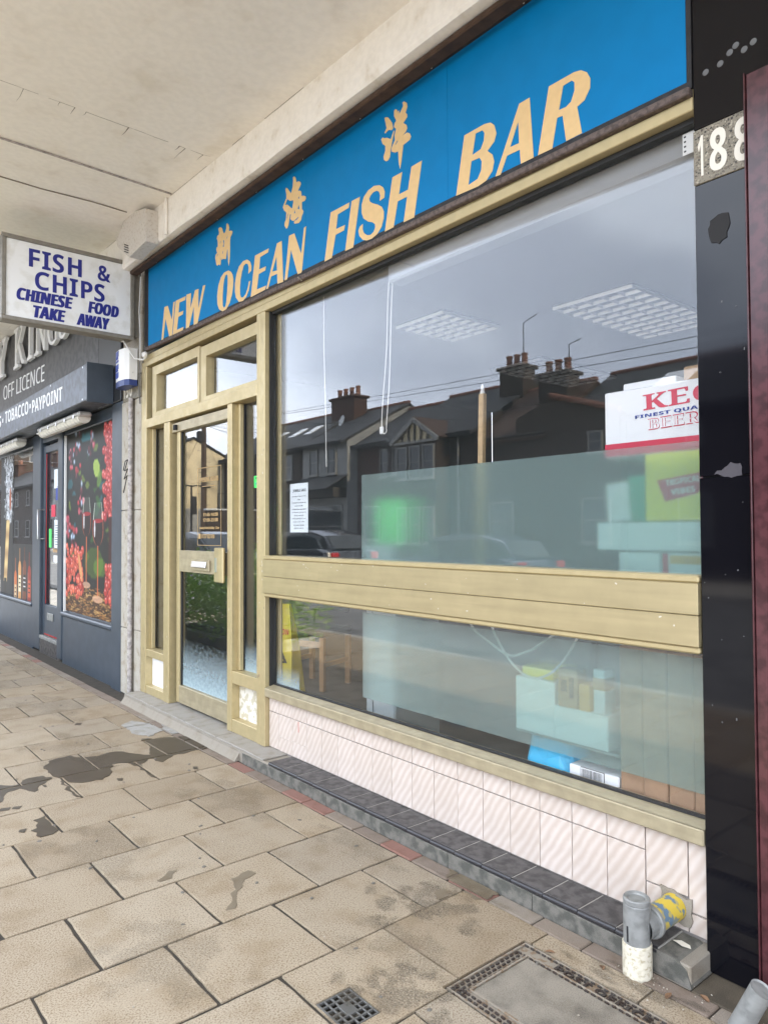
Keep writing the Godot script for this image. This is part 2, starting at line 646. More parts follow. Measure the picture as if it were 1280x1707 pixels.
	mat("inside_wall", Color(0.17, 0.175, 0.18), 0.8)
	mat("inside_ceiling", Color(0.24, 0.245, 0.25), 0.9)
	mat("louvre", Color(0.85, 0.86, 0.88), 0.25, 0.6)
	mat("louvre_tray", Color(0.06, 0.065, 0.075), 0.6)
	mat("counter", Color(0.22, 0.25, 0.25), 0.4)
	mat("blind", Color(0.30, 0.31, 0.32), 0.7)

	# the other side of the street
	fine(tri(mat("brick_red", Color(0.05, 0.024, 0.018), 0.9), blotch, 0.5), speck, 1.0)
	fine(tri(mat("brick_brown", Color(0.038, 0.027, 0.021), 0.9), blotch, 0.5), speck, 1.0)
	tri(mat("house_white", Color(0.22, 0.225, 0.225), 0.85), blotch, 0.3)
	tri(mat("house_cream", Color(0.50, 0.43, 0.29), 0.9), blotch, 0.25)
	fine(tri(mat("slate_roof", Color(0.026, 0.028, 0.032), 0.75), blotch, 0.4), speck, 1.3, Vector3(1, 3, 1))
	fine(tri(mat("clay_roof", Color(0.06, 0.034, 0.024), 0.85), blotch, 0.4), speck, 1.3, Vector3(1, 3, 1))
	mat("ridge_tile", Color(0.13, 0.055, 0.035), 0.85)
	mat("clay_pot", Color(0.15, 0.07, 0.045), 0.85)
	mat("window_white", Color(0.17, 0.17, 0.165), 0.5)
	mat("window_dark", Color(0.03, 0.035, 0.04), 0.08)
	mat("timber_dark", Color(0.035, 0.03, 0.026), 0.85)
	mat("pole_wood", Color(0.06, 0.042, 0.03), 0.9)
	mat("wire", Color(0.02, 0.02, 0.02), 0.7)
	var lf := mat("leaf", Color(0.22, 0.33, 0.08), 0.32)
	lf.backlight_enabled = true
	lf.backlight = Color(0.45, 0.6, 0.2)
	var lf2 := mat("leaf_pale", Color(0.42, 0.50, 0.20), 0.32)
	lf2.backlight_enabled = true
	lf2.backlight = Color(0.45, 0.6, 0.2)
	mat("stem", Color(0.06, 0.045, 0.025), 0.9)
	fine(tri(mat("planter", Color(0.58, 0.60, 0.61), 0.85), blotch, 1.0), grit, 3.0)
	mat("tyre", Color(0.015, 0.015, 0.015), 0.85)
	mat("rim", Color(0.45, 0.45, 0.46), 0.3, 0.8)
	mat("car_glass", Color(0.012, 0.016, 0.018), 0.05)
	mat("plate", Color(0.7, 0.7, 0.65), 0.5)
	mat("lamp_clear", Color(0.6, 0.62, 0.64), 0.1, 0.5)
	mat("tail", Color(0.35, 0.01, 0.01), 0.2)


func brushed() -> ImageTexture:
	var n := FastNoiseLite.new()
	n.seed = 44
	n.frequency = 0.02
	n.fractal_octaves = 4
	var im := Image.create(256, 256, false, Image.FORMAT_RGB8)
	for j in 256:
		for i in 256:
			# repeats: blends the two ends of the noise
			var t := i / 256.0
			var v := lerpf(n.get_noise_2d(i * 0.35, j * 5.0), n.get_noise_2d((i - 256) * 0.35, j * 5.0), t)
			var s := j / 256.0
			var v2 := lerpf(n.get_noise_2d(i * 0.35 + 900.0, j * 5.0), n.get_noise_2d(i * 0.35 + 900.0, (j - 256) * 5.0), s)
			var g := clampf(0.955 + v * 0.05 + v2 * 0.04, 0.0, 1.0)
			im.set_pixel(i, j, Color(g, g, g))
	return ImageTexture.create_from_image(im)


# tile colour: faint veins, plus slanting streaks of reflected light painted in
func glaze_with_light(k: int) -> ImageTexture:
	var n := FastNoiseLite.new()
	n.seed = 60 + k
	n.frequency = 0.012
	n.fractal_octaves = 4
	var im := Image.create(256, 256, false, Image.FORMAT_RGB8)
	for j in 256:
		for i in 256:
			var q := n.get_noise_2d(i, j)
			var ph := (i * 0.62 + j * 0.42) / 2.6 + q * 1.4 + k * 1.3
			var light_band := 0.5 + 0.5 * sin(ph * 1.15)
			var v := clampf(0.895 + 0.075 * light_band * (0.75 + 0.5 * absf(n.get_noise_2d(i + 700.0, j))) + q * 0.02, 0.0, 1.0)
			im.set_pixel(i, j, Color(v, v * lerpf(0.975, 1.0, light_band), v * lerpf(0.955, 1.0, light_band)))
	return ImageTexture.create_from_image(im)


func flecks() -> ImageTexture:
	var r := RandomNumberGenerator.new()
	r.seed = 8
	var im := Image.create(256, 256, false, Image.FORMAT_RGB8)
	im.fill(Color(0.66, 0.63, 0.57))
	for k in 2600:
		var s := r.randi_range(1, 6)
		var v := r.randf()
		var c := Color(0.16, 0.15, 0.13) if v < 0.35 else (Color(0.9, 0.87, 0.8) if v < 0.6 else Color(0.5, 0.46, 0.4))
		c = c.lerp(Color(0.6, 0.55, 0.5), r.randf() * 0.5)
		im.fill_rect(Rect2i(r.randi_range(0, 255), r.randi_range(0, 255), s, r.randi_range(1, 5)), c)
	return ImageTexture.create_from_image(im)


# white limescale dots, thick along the lower edge of a pane
func bloom_mask() -> ImageTexture:
	var n := FastNoiseLite.new()
	n.seed = 90
	n.frequency = 0.06
	n.fractal_octaves = 4
	var r := RandomNumberGenerator.new()
	r.seed = 3
	var im := Image.create(256, 256, false, Image.FORMAT_RGBA8)
	for j in 256:
		for i in 256:
			var cover := clampf((j / 255.0 - 0.30) * 0.9 + n.get_noise_2d(i, j) * 0.14, 0.0, 0.66)
			var a := cover * (0.86 + 0.28 * r.randf())
			im.set_pixel(i, j, Color(1, 1, 1, clampf(a, 0.0, 0.85)))
	return ImageTexture.create_from_image(im)


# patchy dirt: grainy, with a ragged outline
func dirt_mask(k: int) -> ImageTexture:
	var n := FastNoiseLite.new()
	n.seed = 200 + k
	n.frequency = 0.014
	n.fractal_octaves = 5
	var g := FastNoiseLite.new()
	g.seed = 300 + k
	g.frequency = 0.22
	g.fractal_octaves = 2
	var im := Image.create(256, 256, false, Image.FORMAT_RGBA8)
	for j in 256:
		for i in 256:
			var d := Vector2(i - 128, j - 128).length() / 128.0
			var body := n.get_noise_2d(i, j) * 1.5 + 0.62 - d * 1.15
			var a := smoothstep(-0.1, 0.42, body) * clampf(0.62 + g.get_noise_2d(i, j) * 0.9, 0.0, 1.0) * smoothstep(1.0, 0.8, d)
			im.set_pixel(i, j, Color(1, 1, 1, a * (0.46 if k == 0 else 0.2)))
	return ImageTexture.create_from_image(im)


# ---------------------------------------------------------------- ground
const COVER := Rect2(-1.635, 0.315, 0.78, 0.395)
const GRATE := Rect2(-1.825, 0.935, 0.15, 0.125)


func flat_prism(outline: PackedVector2Array, top: float, thick: float, holes := []) -> Array:
	# outline in x and z; returns the mesh and where to put it
	var c := Vector2.ZERO
	for p in outline:
		c += p
	c /= outline.size()
	var q := PackedVector2Array()
	for p in outline:
		q.append(Vector2(p.x - c.x, -(p.y - c.y)))
	var hs := []
	for h in holes:
		var k := PackedVector2Array()
		for p in h:
			k.append(Vector2(p.x - c.x, -(p.y - c.y)))
		hs.append(k)
	return [prism(q, hs, thick), Vector3(c.x, top - thick, c.y)]


func rect2(r: Rect2) -> PackedVector2Array:
	return PackedVector2Array([r.position, Vector2(r.end.x, r.position.y), r.end, Vector2(r.position.x, r.end.y)])


func rough_edge(p: PackedVector2Array, step: float, amp: float, sd: int) -> PackedVector2Array:
	var r := RandomNumberGenerator.new()
	r.seed = sd
	var out := PackedVector2Array()
	for k in p.size():
		var a := p[k]
		var b := p[(k + 1) % p.size()]
		var n := maxi(1, int(a.distance_to(b) / step))
		var side := (b - a).orthogonal().normalized()
		for i in n:
			out.append(a.lerp(b, float(i) / n) + side * r.randf_range(-amp, amp))
	return out


func build_pavement() -> void:
	var g := structure("ground", bb(Vector3(260, 0.2, 260), 0.01), M.far_paving, Vector3(-20, -0.36, 20))
	g.set_meta("label", "ground beyond the street")
	var pav := structure("pavement")
	var bed := flat_prism(rect2(Rect2(-13, -0.05, 27, 3.45)), -0.007, 0.19, [rect2(GRATE.grow(-0.004)), rect2(COVER.grow(-0.01))])
	part(pav, "bedding", bed[0], M.joint, bed[1], Vector3(-PI / 2, 0, 0))
	span(pav, "kerb_stone", M.cast_concrete, Vector3(-13, -0.24, 3.4), Vector3(14, -0.002, 3.53), 0.012)
	var rects := []
	var edges := []
	var e := -14
	for k in 31:
		var x1 := -1.61 - 0.4045 * (k - 4)
		var x0 := x1 - 0.4045
		if x1 < -11.6:
			break
		var off := 0.215 if absi(k - 4) % 2 == 0 else 0.0
		# rows alternate: joints at 0.43 m steps from 0.215 or 0.43
		var zs := [0.218]
		var z := 0.215 + (0.2125 if off == 0.0 else 0.0) + (0.428 if off > 0.0 else 0.0)
		while z < 3.38:
			zs.append(z)
			z += 0.428
		zs.append(3.39)
		for i in zs.size() - 1:
			if zs[i + 1] - zs[i] < 0.06:
				continue
			var gap := 0.002 + rng.randf() * 0.0035
			var gz := 0.0025 + rng.randf() * 0.0035
			var r := Rect2(x0 + gap, zs[i] + gz, 0.4045 - 2 * gap, zs[i + 1] - zs[i] - 2 * gz)
			rects.append(r)
			var m: Material = M["slab%d" % rng.randi_range(0, 5)]
			var drop := rng.randf_range(-0.0012, 0.0008)
			var hit := r.intersects(COVER) or r.intersects(GRATE)
			if hit:
				# stones cut to fit round the iron covers
				var pieces := [rect2(r)]
				var inner := []
				for hole in [COVER.grow(0.004), GRATE.grow(0.004)]:
					if r.encloses(hole):
						inner.append(rect2(hole))
						continue
					var next := []
					for p in pieces:
						next.append_array(Geometry2D.clip_polygons(p, rect2(hole)))
					pieces = next
				for p in pieces:
					var f := flat_prism(p, drop, 0.05, inner)
					part(pav, "paving_slab", f[0], m, f[1], Vector3(-PI / 2, 0, 0))
			else:
				var s := part(pav, "paving_slab", slab_mesh(r.size, rects.size()), m, Vector3(r.get_center().x, drop, r.get_center().y))
				s.rotation = Vector3(rng.randf_range(-0.0022, 0.0022), 0, rng.randf_range(-0.0022, 0.0022))
	# narrow course of brick edging between the slabs and the shop step
	var x := -11.0
	while x < -0.6:
		var l := rng.randf_range(0.19, 0.235)
		var er := Rect2(x + 0.003, 0.1385, l - 0.006, 0.074)
		rects.append(er)
		part(pav, "edging_brick", bb(Vector3(er.size.x, 0.05, er.size.y), 0.004), M["edge%d" % [0, 0, 2, 3, 2, 0, 1, 3][rng.randi_range(0, 7)]], Vector3(er.get_center().x, -0.025 + rng.randf_range(-0.004, 0.001), er.get_center().y))
		x += l
	span(pav, "dirt_strip", M.dirt, Vector3(-1.132, -0.02, -0.04), Vector3(0.6, -0.001, 0.136), 0.004)
	# stains lie on the stones they wet, and leave the joints open
	var sd := 1
	for kind in STAINS:
		var names := {"wet": ["water_stain", "dark wet patch"], "damp": ["damp_mark", "brown damp mark"], "bloom": ["white_mark", "white chalky mark"]}
		var one := Node3D.new()
		one.name = names[kind][0]
		pav.add_child(one, true)
		for flat in STAINS[kind]:
			sd += 1
			var shape := rough_edge(poly2(flat), 0.03, 0.012, sd)
			if Geometry2D.triangulate_polygon(shape).is_empty():
				shape = poly2(flat)
			for r in rects:
				for p in Geometry2D.intersect_polygons(shape, rect2(r.grow(-0.0035))):
					if p.size() < 3 or Geometry2D.triangulate_polygon(p).is_empty():
						continue
					var f := flat_prism(p, 0.0024 if kind != "bloom" else 0.0028, 0.003)
					part(one, "mark", f[0], M[kind], f[1], Vector3(-PI / 2, 0, 0))
	# patches of old dirt, thickest round the inspection cover
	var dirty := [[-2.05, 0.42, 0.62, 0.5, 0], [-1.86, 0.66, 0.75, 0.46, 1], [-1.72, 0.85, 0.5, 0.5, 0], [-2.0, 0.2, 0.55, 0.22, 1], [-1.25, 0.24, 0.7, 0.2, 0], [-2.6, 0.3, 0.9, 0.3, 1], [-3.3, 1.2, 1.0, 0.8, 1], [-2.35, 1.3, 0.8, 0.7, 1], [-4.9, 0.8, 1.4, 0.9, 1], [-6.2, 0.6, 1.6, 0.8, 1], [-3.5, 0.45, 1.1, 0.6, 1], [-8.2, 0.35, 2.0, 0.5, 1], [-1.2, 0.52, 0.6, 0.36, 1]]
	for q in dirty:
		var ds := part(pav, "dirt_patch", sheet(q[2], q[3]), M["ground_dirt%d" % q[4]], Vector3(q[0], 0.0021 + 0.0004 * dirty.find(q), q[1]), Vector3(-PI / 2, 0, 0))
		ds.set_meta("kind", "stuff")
	# old spots of chewing gum and scraps of grit
	var gum := MultiMesh.new()
	gum.transform_format = MultiMesh.TRANSFORM_3D
	gum.mesh = lathe([Vector2(0.0, 0.0035), Vector2(0.007, 0.003), Vector2(0.0095, 0.0)], 9)
	gum.instance_count = 120
	for k in 120:
		var b := Basis.from_euler(Vector3(0, rng.randf() * TAU, 0)) * Basis.from_scale(Vector3(rng.randf_range(0.5, 1.5), 0.8, rng.randf_range(0.4, 1.1)))
		gum.set_instance_transform(k, Transform3D(b, Vector3(rng.randf_range(-8.5, -0.9), 0.001, rng.randf_range(0.25, 2.3))))
	var gi := MultiMeshInstance3D.new()
	gi.name = "gum_spots"
	gi.multimesh = gum
	gi.material_override = M.patch_gum
	gi.set_meta("kind", "stuff")
	gi.set_meta("label", "dark flattened gum spots scattered over the paving")
	add_child(gi)
	var bits := MultiMesh.new()
	bits.transform_format = MultiMesh.TRANSFORM_3D
	bits.mesh = bb(Vector3(0.008, 0.004, 0.006), 0.001)
	bits.instance_count = 300
	for k in 300:
		var b := Basis.from_euler(Vector3(rng.randf() * 0.6, rng.randf() * TAU, 0)) * Basis.from_scale(Vector3.ONE * rng.randf_range(0.2, 0.75))
		var p := Vector3(rng.randf_range(-8.5, -0.75), 0.002, rng.randf_range(0.2, 2.3))
		if k < 90:
			p = Vector3(rng.randf_range(-1.35, -0.8), 0.002, rng.randf_range(0.1, 0.3))
		elif k < 200:
			p.x = -1.61 - 0.4045 * roundf((p.x + 1.61) / -0.4045) + rng.randf_range(-0.01, 0.01)
			p.y = -0.004
		bits.set_instance_transform(k, Transform3D(b, p))
	var bi := MultiMeshInstance3D.new()
	bi.name = "grit"
	bi.multimesh = bits
	bi.material_override = M.grit_stone
	bi.set_meta("kind", "stuff")
	bi.set_meta("label", "pale grit and small litter scraps on the paving")
	add_child(bi)


# slab with a slightly chipped outline
func slab_mesh(size: Vector2, k: int) -> ArrayMesh:
	var r := RandomNumberGenerator.new()
	r.seed = k
	var hx := size.x / 2.0
	var hz := size.y / 2.0
	var ring := []
	var cs := [Vector2(-hx, -hz), Vector2(hx, -hz), Vector2(hx, hz), Vector2(-hx, hz)]
	for i in 4:
		var a: Vector2 = cs[i]
		var b: Vector2 = cs[(i + 1) % 4]
		for j in 9:
			var t := j / 9.0
			var inward := -(a.lerp(b, 0.5)).normalized()
			var amp := r.randf() * 0.0035 + (r.randf() * 0.006 if j == 0 else 0.0)
			ring.append(a.lerp(b, t) + inward * amp)
	var st := SurfaceTool.new()
	st.begin(Mesh.PRIMITIVE_TRIANGLES)
	st.set_smooth_group(-1)
	var n := ring.size()
	for i in n:
		var a: Vector2 = ring[i]
		var b: Vector2 = ring[(i + 1) % n]
		var ai := a * (1.0 - 0.0035 / a.length())
		var bi := b * (1.0 - 0.0035 / b.length())
		var q := [Vector3(a.x, -0.05, a.y), Vector3(b.x, -0.05, b.y), Vector3(b.x, -0.0022, b.y), Vector3(a.x, -0.0022, a.y), Vector3(bi.x, 0, bi.y), Vector3(ai.x, 0, ai.y)]
		for t in [0, 1, 2, 0, 2, 3, 3, 2, 4, 3, 4, 5]:
			st.add_vertex(q[t])
		st.add_vertex(Vector3.ZERO)
		st.add_vertex(q[5])
		st.add_vertex(q[4])
	st.generate_normals()
	return st.commit()


# ---------------------------------------------------------------- canopy over the pavement
func build_canopy() -> void:
	var c := thing("concrete_canopy", "cream painted concrete canopy over the pavement with a deep edge beam", "canopy", Vector3(-2.5, 3.85, 0))
	var tilt := Vector3(0, 0, -0.031)
	var slab := part(c, "soffit_slab", bb(Vector3(30, 0.22, 2.25), 0.01), M.soffit, Vector3(0, 0.11, 0.925), tilt)
	var beam_mesh := beam_shape()
	part(c, "edge_beam", beam_mesh, M.beam_paint, Vector3(0.5, -0.243, 0), Vector3(0, 0, -0.0142))
	span(c, "upper_wall", M.cast_concrete, Vector3(-12, 0.1, -0.4), Vector3(16, 3.2, 0.0), 0.01)
	# dark gap and rotten packing between beam and sign
	part(c, "packing_strip", bb(Vector3(4.9, 0.03, 0.07), 0.006), M.rot_wood, Vector3(-1.05, -0.252, 0.082), Vector3(0, 0, -0.0135))
	# cover strip and joints across the soffit, with drips hanging from the joint
	part(slab, "conduit", tube([Vector3(-2.50, -0.116, -0.75), Vector3(-2.46, -0.118, 0.1), Vector3(-2.44, -0.116, 1.1)], 0.007, 8), M.trunking)
	part(slab, "cable_run", tube([Vector3(-3.05, -0.113, -0.62), Vector3(-3.02, -0.120, -0.35), Vector3(-3.06, -0.113, 0.0), Vector3(-3.03, -0.116, 0.5), Vector3(-3.04, -0.113, 1.1)], 0.0045, 6), M.stain)
	var zz := -0.72
	var prev := Vector3(-1.80, -0.1102, zz)
	var k := 0
	while zz < 1.1:
		zz += rng.randf_range(0.03, 0.08)
		var nxt := Vector3(-1.80 + rng.randf_range(-0.003, 0.003) + 0.02 * zz, -0.1102, zz)
		if rng.randf() < 0.8:
			part(slab, "joint_crack", tube([prev, nxt], rng.randf_range(0.0006, 0.0015), 5), M.stain)
		if rng.randf() < 0.6:
			var l := rng.randf_range(0.04, 0.12) + 0.16 * pow(rng.randf(), 3.0)
			part(slab, "drip_streak", tube([nxt, nxt + Vector3(-l * 0.5, 0.0004, rng.randf_range(-0.004, 0.004)), nxt + Vector3(-l, 0.001, rng.randf_range(-0.008, 0.008))], rng.randf_range(0.0018, 0.0046), 5, 0.0006), M.stain)
		prev = nxt
		k += 1
	# hairline where the beam meets the soffit
	var xx := -8.0
	while xx < 2.4:
		var l2 := rng.randf_range(0.05, 0.3)
		if rng.randf() < 0.35:
			part(slab, "joint_crack", tube([Vector3(xx, -0.1105, -0.762), Vector3(xx + l2 * 0.5, -0.1105, -0.762 + rng.randf_range(-0.001, 0.002)), Vector3(xx + l2, -0.1105, -0.763)], rng.randf_range(0.0004, 0.0012), 5), M.stain)
		xx += l2
	# the vented housing fixed at the beam's end
	var hb := thing("vented_housing", "cream vented housing fixed under the canopy at the beam's end", "alarm housing", Vector3(-5.52, 3.75, 0.16))
	var sh := PackedVector2Array([Vector2(-0.40, 0.10), Vector2(-0.16, 0.235), Vector2(0.24, 0.14), Vector2(0.245, -0.115), Vector2(-0.10, -0.135), Vector2(-0.36, 0.03)])
	part(hb, "cover", prism(sh, [], 0.10), M.old_plastic, Vector3(0, 0, 0.0))
	for i in 4:
		part(hb, "vent_slot", bb(Vector3(0.10, 0.007, 0.006), 0.001), M.dark, Vector3(-0.16, -0.018 - 0.019 * i, 0.101), Vector3(0, 0, -0.42))
	part(hb, "screw", lathe([Vector2(0, 0.004), Vector2(0.008, 0.003), Vector2(0.009, 0)], 10), M.steel, Vector3(0.13, 0.07, 0.1), Vector3(PI / 2, 0, 0))
	part(c, "pipe_drop", tube([Vector3(-2.60, 0.10, 0.172), Vector3(-2.60, -0.20, 0.172)], 0.013, 8), M.beam_paint)


func beam_shape() -> ArrayMesh:
	# cross-section in z (as x) and y, run along x with a slightly wavy lower arris
	var st := SurfaceTool.new()
	st.begin(Mesh.PRIMITIVE_TRIANGLES)
	var r := RandomNumberGenerator.new()
	r.seed = 12
	var rings := []
	for k in 61:
		var x := lerpf(-6.1, 6.0, k / 60.0)
		var w := r.randf_range(-0.004, 0.004)
		rings.append([Vector3(x, 0.7, 0.16), Vector3(x, 0.02 + w, 0.16), Vector3(x, 0.004 + w, 0.15), Vector3(x, 0.0, 0.10), Vector3(x, 0.002, -0.02), Vector3(x, 0.7, -0.02)])
	for k in 60:
		for i in 6:
			st.set_smooth_group(i)
			var j := (i + 1) % 6
			for p in [rings[k][i], rings[k + 1][i], rings[k + 1][j], rings[k][i], rings[k + 1][j], rings[k][j]]:
				st.add_vertex(p)
	st.set_smooth_group(-1)
	for e in [0, 60]:
		for i in range(1, 5):
			var f := [rings[e][0], rings[e][i], rings[e][i + 1]]
			if e == 60:
				f.reverse()
			for p in f:
				st.add_vertex(p)
	st.generate_normals()
	return st.commit()


# ---------------------------------------------------------------- shopfront frame and windows
func build_shopfront() -> void:
	var f := thing("glazed_shopfront", "gold aluminium shopfront frame with one large window and a deep middle rail", "shopfront", Vector3.ZERO)
	var g: Material = M.gold
	# head
	span(f, "head_rail", g, Vector3(-6.02, 2.833, -0.10), Vector3(-1.148, 2.879, 0.0))
	span(f, "head_flashing", g, Vector3(-6.0, 2.881, -0.10), Vector3(-1.148, 2.932, -0.006))
	span(f, "blind_box", M.blind, Vector3(-2.86, 2.735, -0.20), Vector3(-1.16, 2.832, -0.102), 0.01)
	# posts
	span(f, "post", g, Vector3(-6.022, 0.078, -0.10), Vector3(-5.915, 2.8325, 0.001))
	span(f, "post", g, Vector3(-4.056, 0.078, -0.10), Vector3(-4.013, 2.8325, 0.0))
	span(f, "mullion", g, Vector3(-4.0115, 0.0785, -0.105), Vector3(-3.951, 2.8325, 0.002))
	span(f, "post", g, Vector3(-5.545, 0.078, -0.10), Vector3(-5.437, 2.304, 0.0))
	span(f, "post", g, Vector3(-4.459, 0.078, -0.10), Vector3(-4.395, 2.304, 0.0))
	# transom over the door
	span(f, "transom", g, Vector3(-5.915, 2.306, -0.10), Vector3(-4.056, 2.381, 0.0015))
	# fanlights
	for s in [[-5.83, -4.93, 2.386, 2.812, -5.745, -4.97, 2.425, 2.738], [-4.915, -4.058, 2.386, 2.795, -4.825, -4.085, 2.418, 2.715]]:
		var o := PackedVector2Array([Vector2(s[0], s[2]), Vector2(s[1], s[2]), Vector2(s[1], s[3]), Vector2(s[0], s[3])])
		var h := PackedVector2Array([Vector2(s[4], s[6]), Vector2(s[5], s[6]), Vector2(s[5], s[7]), Vector2(s[4], s[7])])
		part(f, "fanlight_frame", prism(o, [h], 0.065), g, Vector3(0, 0, -0.083))
		span(f, "fanlight_pane", M.glass, Vector3(s[4] - 0.005, s[6] - 0.005, -0.066), Vector3(s[5] + 0.005, s[7] + 0.005, -0.060), 0.0005)
	# sidelights: rails, beads, panes and low panels
	span(f, "sidelight_rail", g, Vector3(-5.914, 0.388, -0.09), Vector3(-5.546, 0.448, -0.004))
	span(f, "sidelight_rail", g, Vector3(-4.394, 0.404, -0.09), Vector3(-4.057, 0.487, -0.004))
	span(f, "sidelight_rail", g, Vector3(-5.914, 0.078, -0.09), Vector3(-5.546, 0.145, -0.004))
	span(f, "sidelight_rail", g, Vector3(-4.394, 0.078, -0.09), Vector3(-4.057, 0.165, -0.004))
	span(f, "low_panel", M.card_white, Vector3(-5.914, 0.14, -0.072), Vector3(-5.546, 0.39, -0.06))
	span(f, "low_panel", M.peeling, Vector3(-4.394, 0.16, -0.072), Vector3(-4.057, 0.41, -0.06))
	for b in [[-5.914, -5.885], [-5.572, -5.546], [-4.394, -4.36], [-4.078, -4.057]]:
		span(f, "bead", g, Vector3(b[0], 0.45 if b[0] < -5 else 0.489, -0.075), Vector3(b[1], 2.304, -0.045))
		span(f, "gasket", M.gasket, Vector3(b[0] - 0.001, 0.46 if b[0] < -5 else 0.495, -0.08), Vector3(b[1] + (0.006 if (b[0] == -5.914 or b[0] == -4.394) else -0.002), 2.30, -0.0765), 0.001)
	span(f, "sidelight_pane", M.glass, Vector3(-5.90, 0.44, -0.09), Vector3(-5.55, 2.31, -0.084), 0.0005)
	span(f, "sidelight_pane", M.glass, Vector3(-4.38, 0.48, -0.09), Vector3(-4.06, 2.31, -0.084), 0.0005)
	# big window: panes, beads, frosted films
	span(f, "window_pane", M.glass, Vector3(-3.945, 1.268, -0.082), Vector3(-1.148, 2.84, -0.075), 0.0005)
	span(f, "window_pane", M.glass, Vector3(-3.945, 0.450, -0.082), Vector3(-1.148, 1.03, -0.075), 0.0005)
	# extra pane added in front to strengthen the mirrored sky
	span(f, "window_pane", M.added_glass, Vector3(-3.935, 1.278, -0.064), Vector3(-1.149, 2.812, -0.058), 0.0005)
	span(f, "window_pane", M.added_glass, Vector3(-3.935, 0.470, -0.064), Vector3(-1.149, 1.019, -0.058), 0.0005)
	for y in [[0.452, 1.018], [1.279, 2.832]]:
		span(f, "gasket", M.gasket, Vector3(-3.9505, y[0], -0.0745), Vector3(-3.936, y[1], -0.03), 0.001)
		span(f, "bead", g, Vector3(-3.9355, y[0], -0.10), Vector3(-3.900, y[1], -0.0835))
	span(f, "gasket", M.gasket, Vector3(-3.93, 2.812, -0.074), Vector3(-1.149, 2.8325, -0.04), 0.001)
	span(f, "frosted_film", M.frost, Vector3(-3.066, 1.272, -0.0855), Vector3(-1.152, 1.733, -0.0845), 0.0002)
	span(f, "frosted_film", M.frost, Vector3(-3.060, 0.533, -0.0855), Vector3(-1.152, 0.990, -0.0845), 0.0002)
	# middle rail of two boards with folded edges
	span(f, "middle_rail_edge", g, Vector3(-3.9505, 1.2525, -0.07), Vector3(-1.149, 1.277, 0.012), 0.006)
	span(f, "middle_rail_board", M.gold_panel, Vector3(-3.9505, 1.1475, -0.07), Vector3(-1.149, 1.252, 0.018), 0.0025)
	span(f, "middle_rail_board", M.gold_panel, Vector3(-3.9505, 1.043, -0.07), Vector3(-1.149, 1.1455, 0.018), 0.0025)
	span(f, "middle_rail_edge", g, Vector3(-3.9505, 1.019, -0.07), Vector3(-1.149, 1.0425, 0.012), 0.006)
	span(f, "rail_backing", M.gasket, Vector3(-3.95, 1.03, -0.10), Vector3(-1.15, 1.268, -0.072))
	# sill
	span(f, "sill", M.gold_dull, Vector3(-3.9505, 0.394, -0.09), Vector3(-1.149, 0.447, 0.004), 0.004)
	part(f, "sill_slope", prism(PackedVector2Array([Vector2(-0.09, 0.449), Vector2(-0.001, 0.449), Vector2(-0.05, 0.462), Vector2(-0.09, 0.466)]), [], 2.80), M.gold_dull, Vector3(-1.1495, 0, 0), Vector3(0, -PI / 2, 0))
	span(f, "gasket", M.gasket, Vector3(-3.93, 0.463, -0.0745), Vector3(-1.15, 0.470, -0.052), 0.001)
	span(f, "inner_sill", M.counter, Vector3(-3.94, 0.40, -0.098), Vector3(-1.15, 0.455, -0.0915))
	span(f, "inner_ledge", M.counter, Vector3(-2.75, 1.035, -0.50), Vector3(-2.25, 1.05, -0.101))
	# nicks and drips on the posts
	for k in 60:
		var px: float = [-5.97, -5.49, -4.43, -3.98, -4.035][k % 5] + rng.randf_range(-0.022, 0.022)
		part(f, "paint_chip", bb(Vector3(rng.randf_range(0.002, 0.006), rng.randf_range(0.003, 0.02), 0.001), 0.0003), M.chip if k % 3 else M.stain, Vector3(px, rng.randf_range(0.2, 2.25), 0.0024), Vector3(0, 0, rng.randf_range(-0.2, 0.2)))
	# chips in the paint of the middle rail
	for k in 26:
		var p := Vector3(rng.randf_range(-3.9, -1.2), rng.randf_range(1.05, 1.25), 0.0183)
		if absf(p.y - 1.1465) < 0.008:
			continue
		part(f, "paint_chip", bb(Vector3(rng.randf_range(0.003, 0.011), rng.randf_range(0.002, 0.006), 0.0012), 0.0004), M.chip, p, Vector3(0, 0, rng.randf_range(-0.6, 0.6)))
	# limescale on the lower panes
	for s in [[-4.225, 0.62, 0.30, 0.28, -0.0836], [-3.80, 0.55, 0.26, 0.19, -0.0745]]:
		part(f, "limescale", sheet(s[2], s[3]), M.lime_bloom, Vector3(s[0], s[1], s[4]))


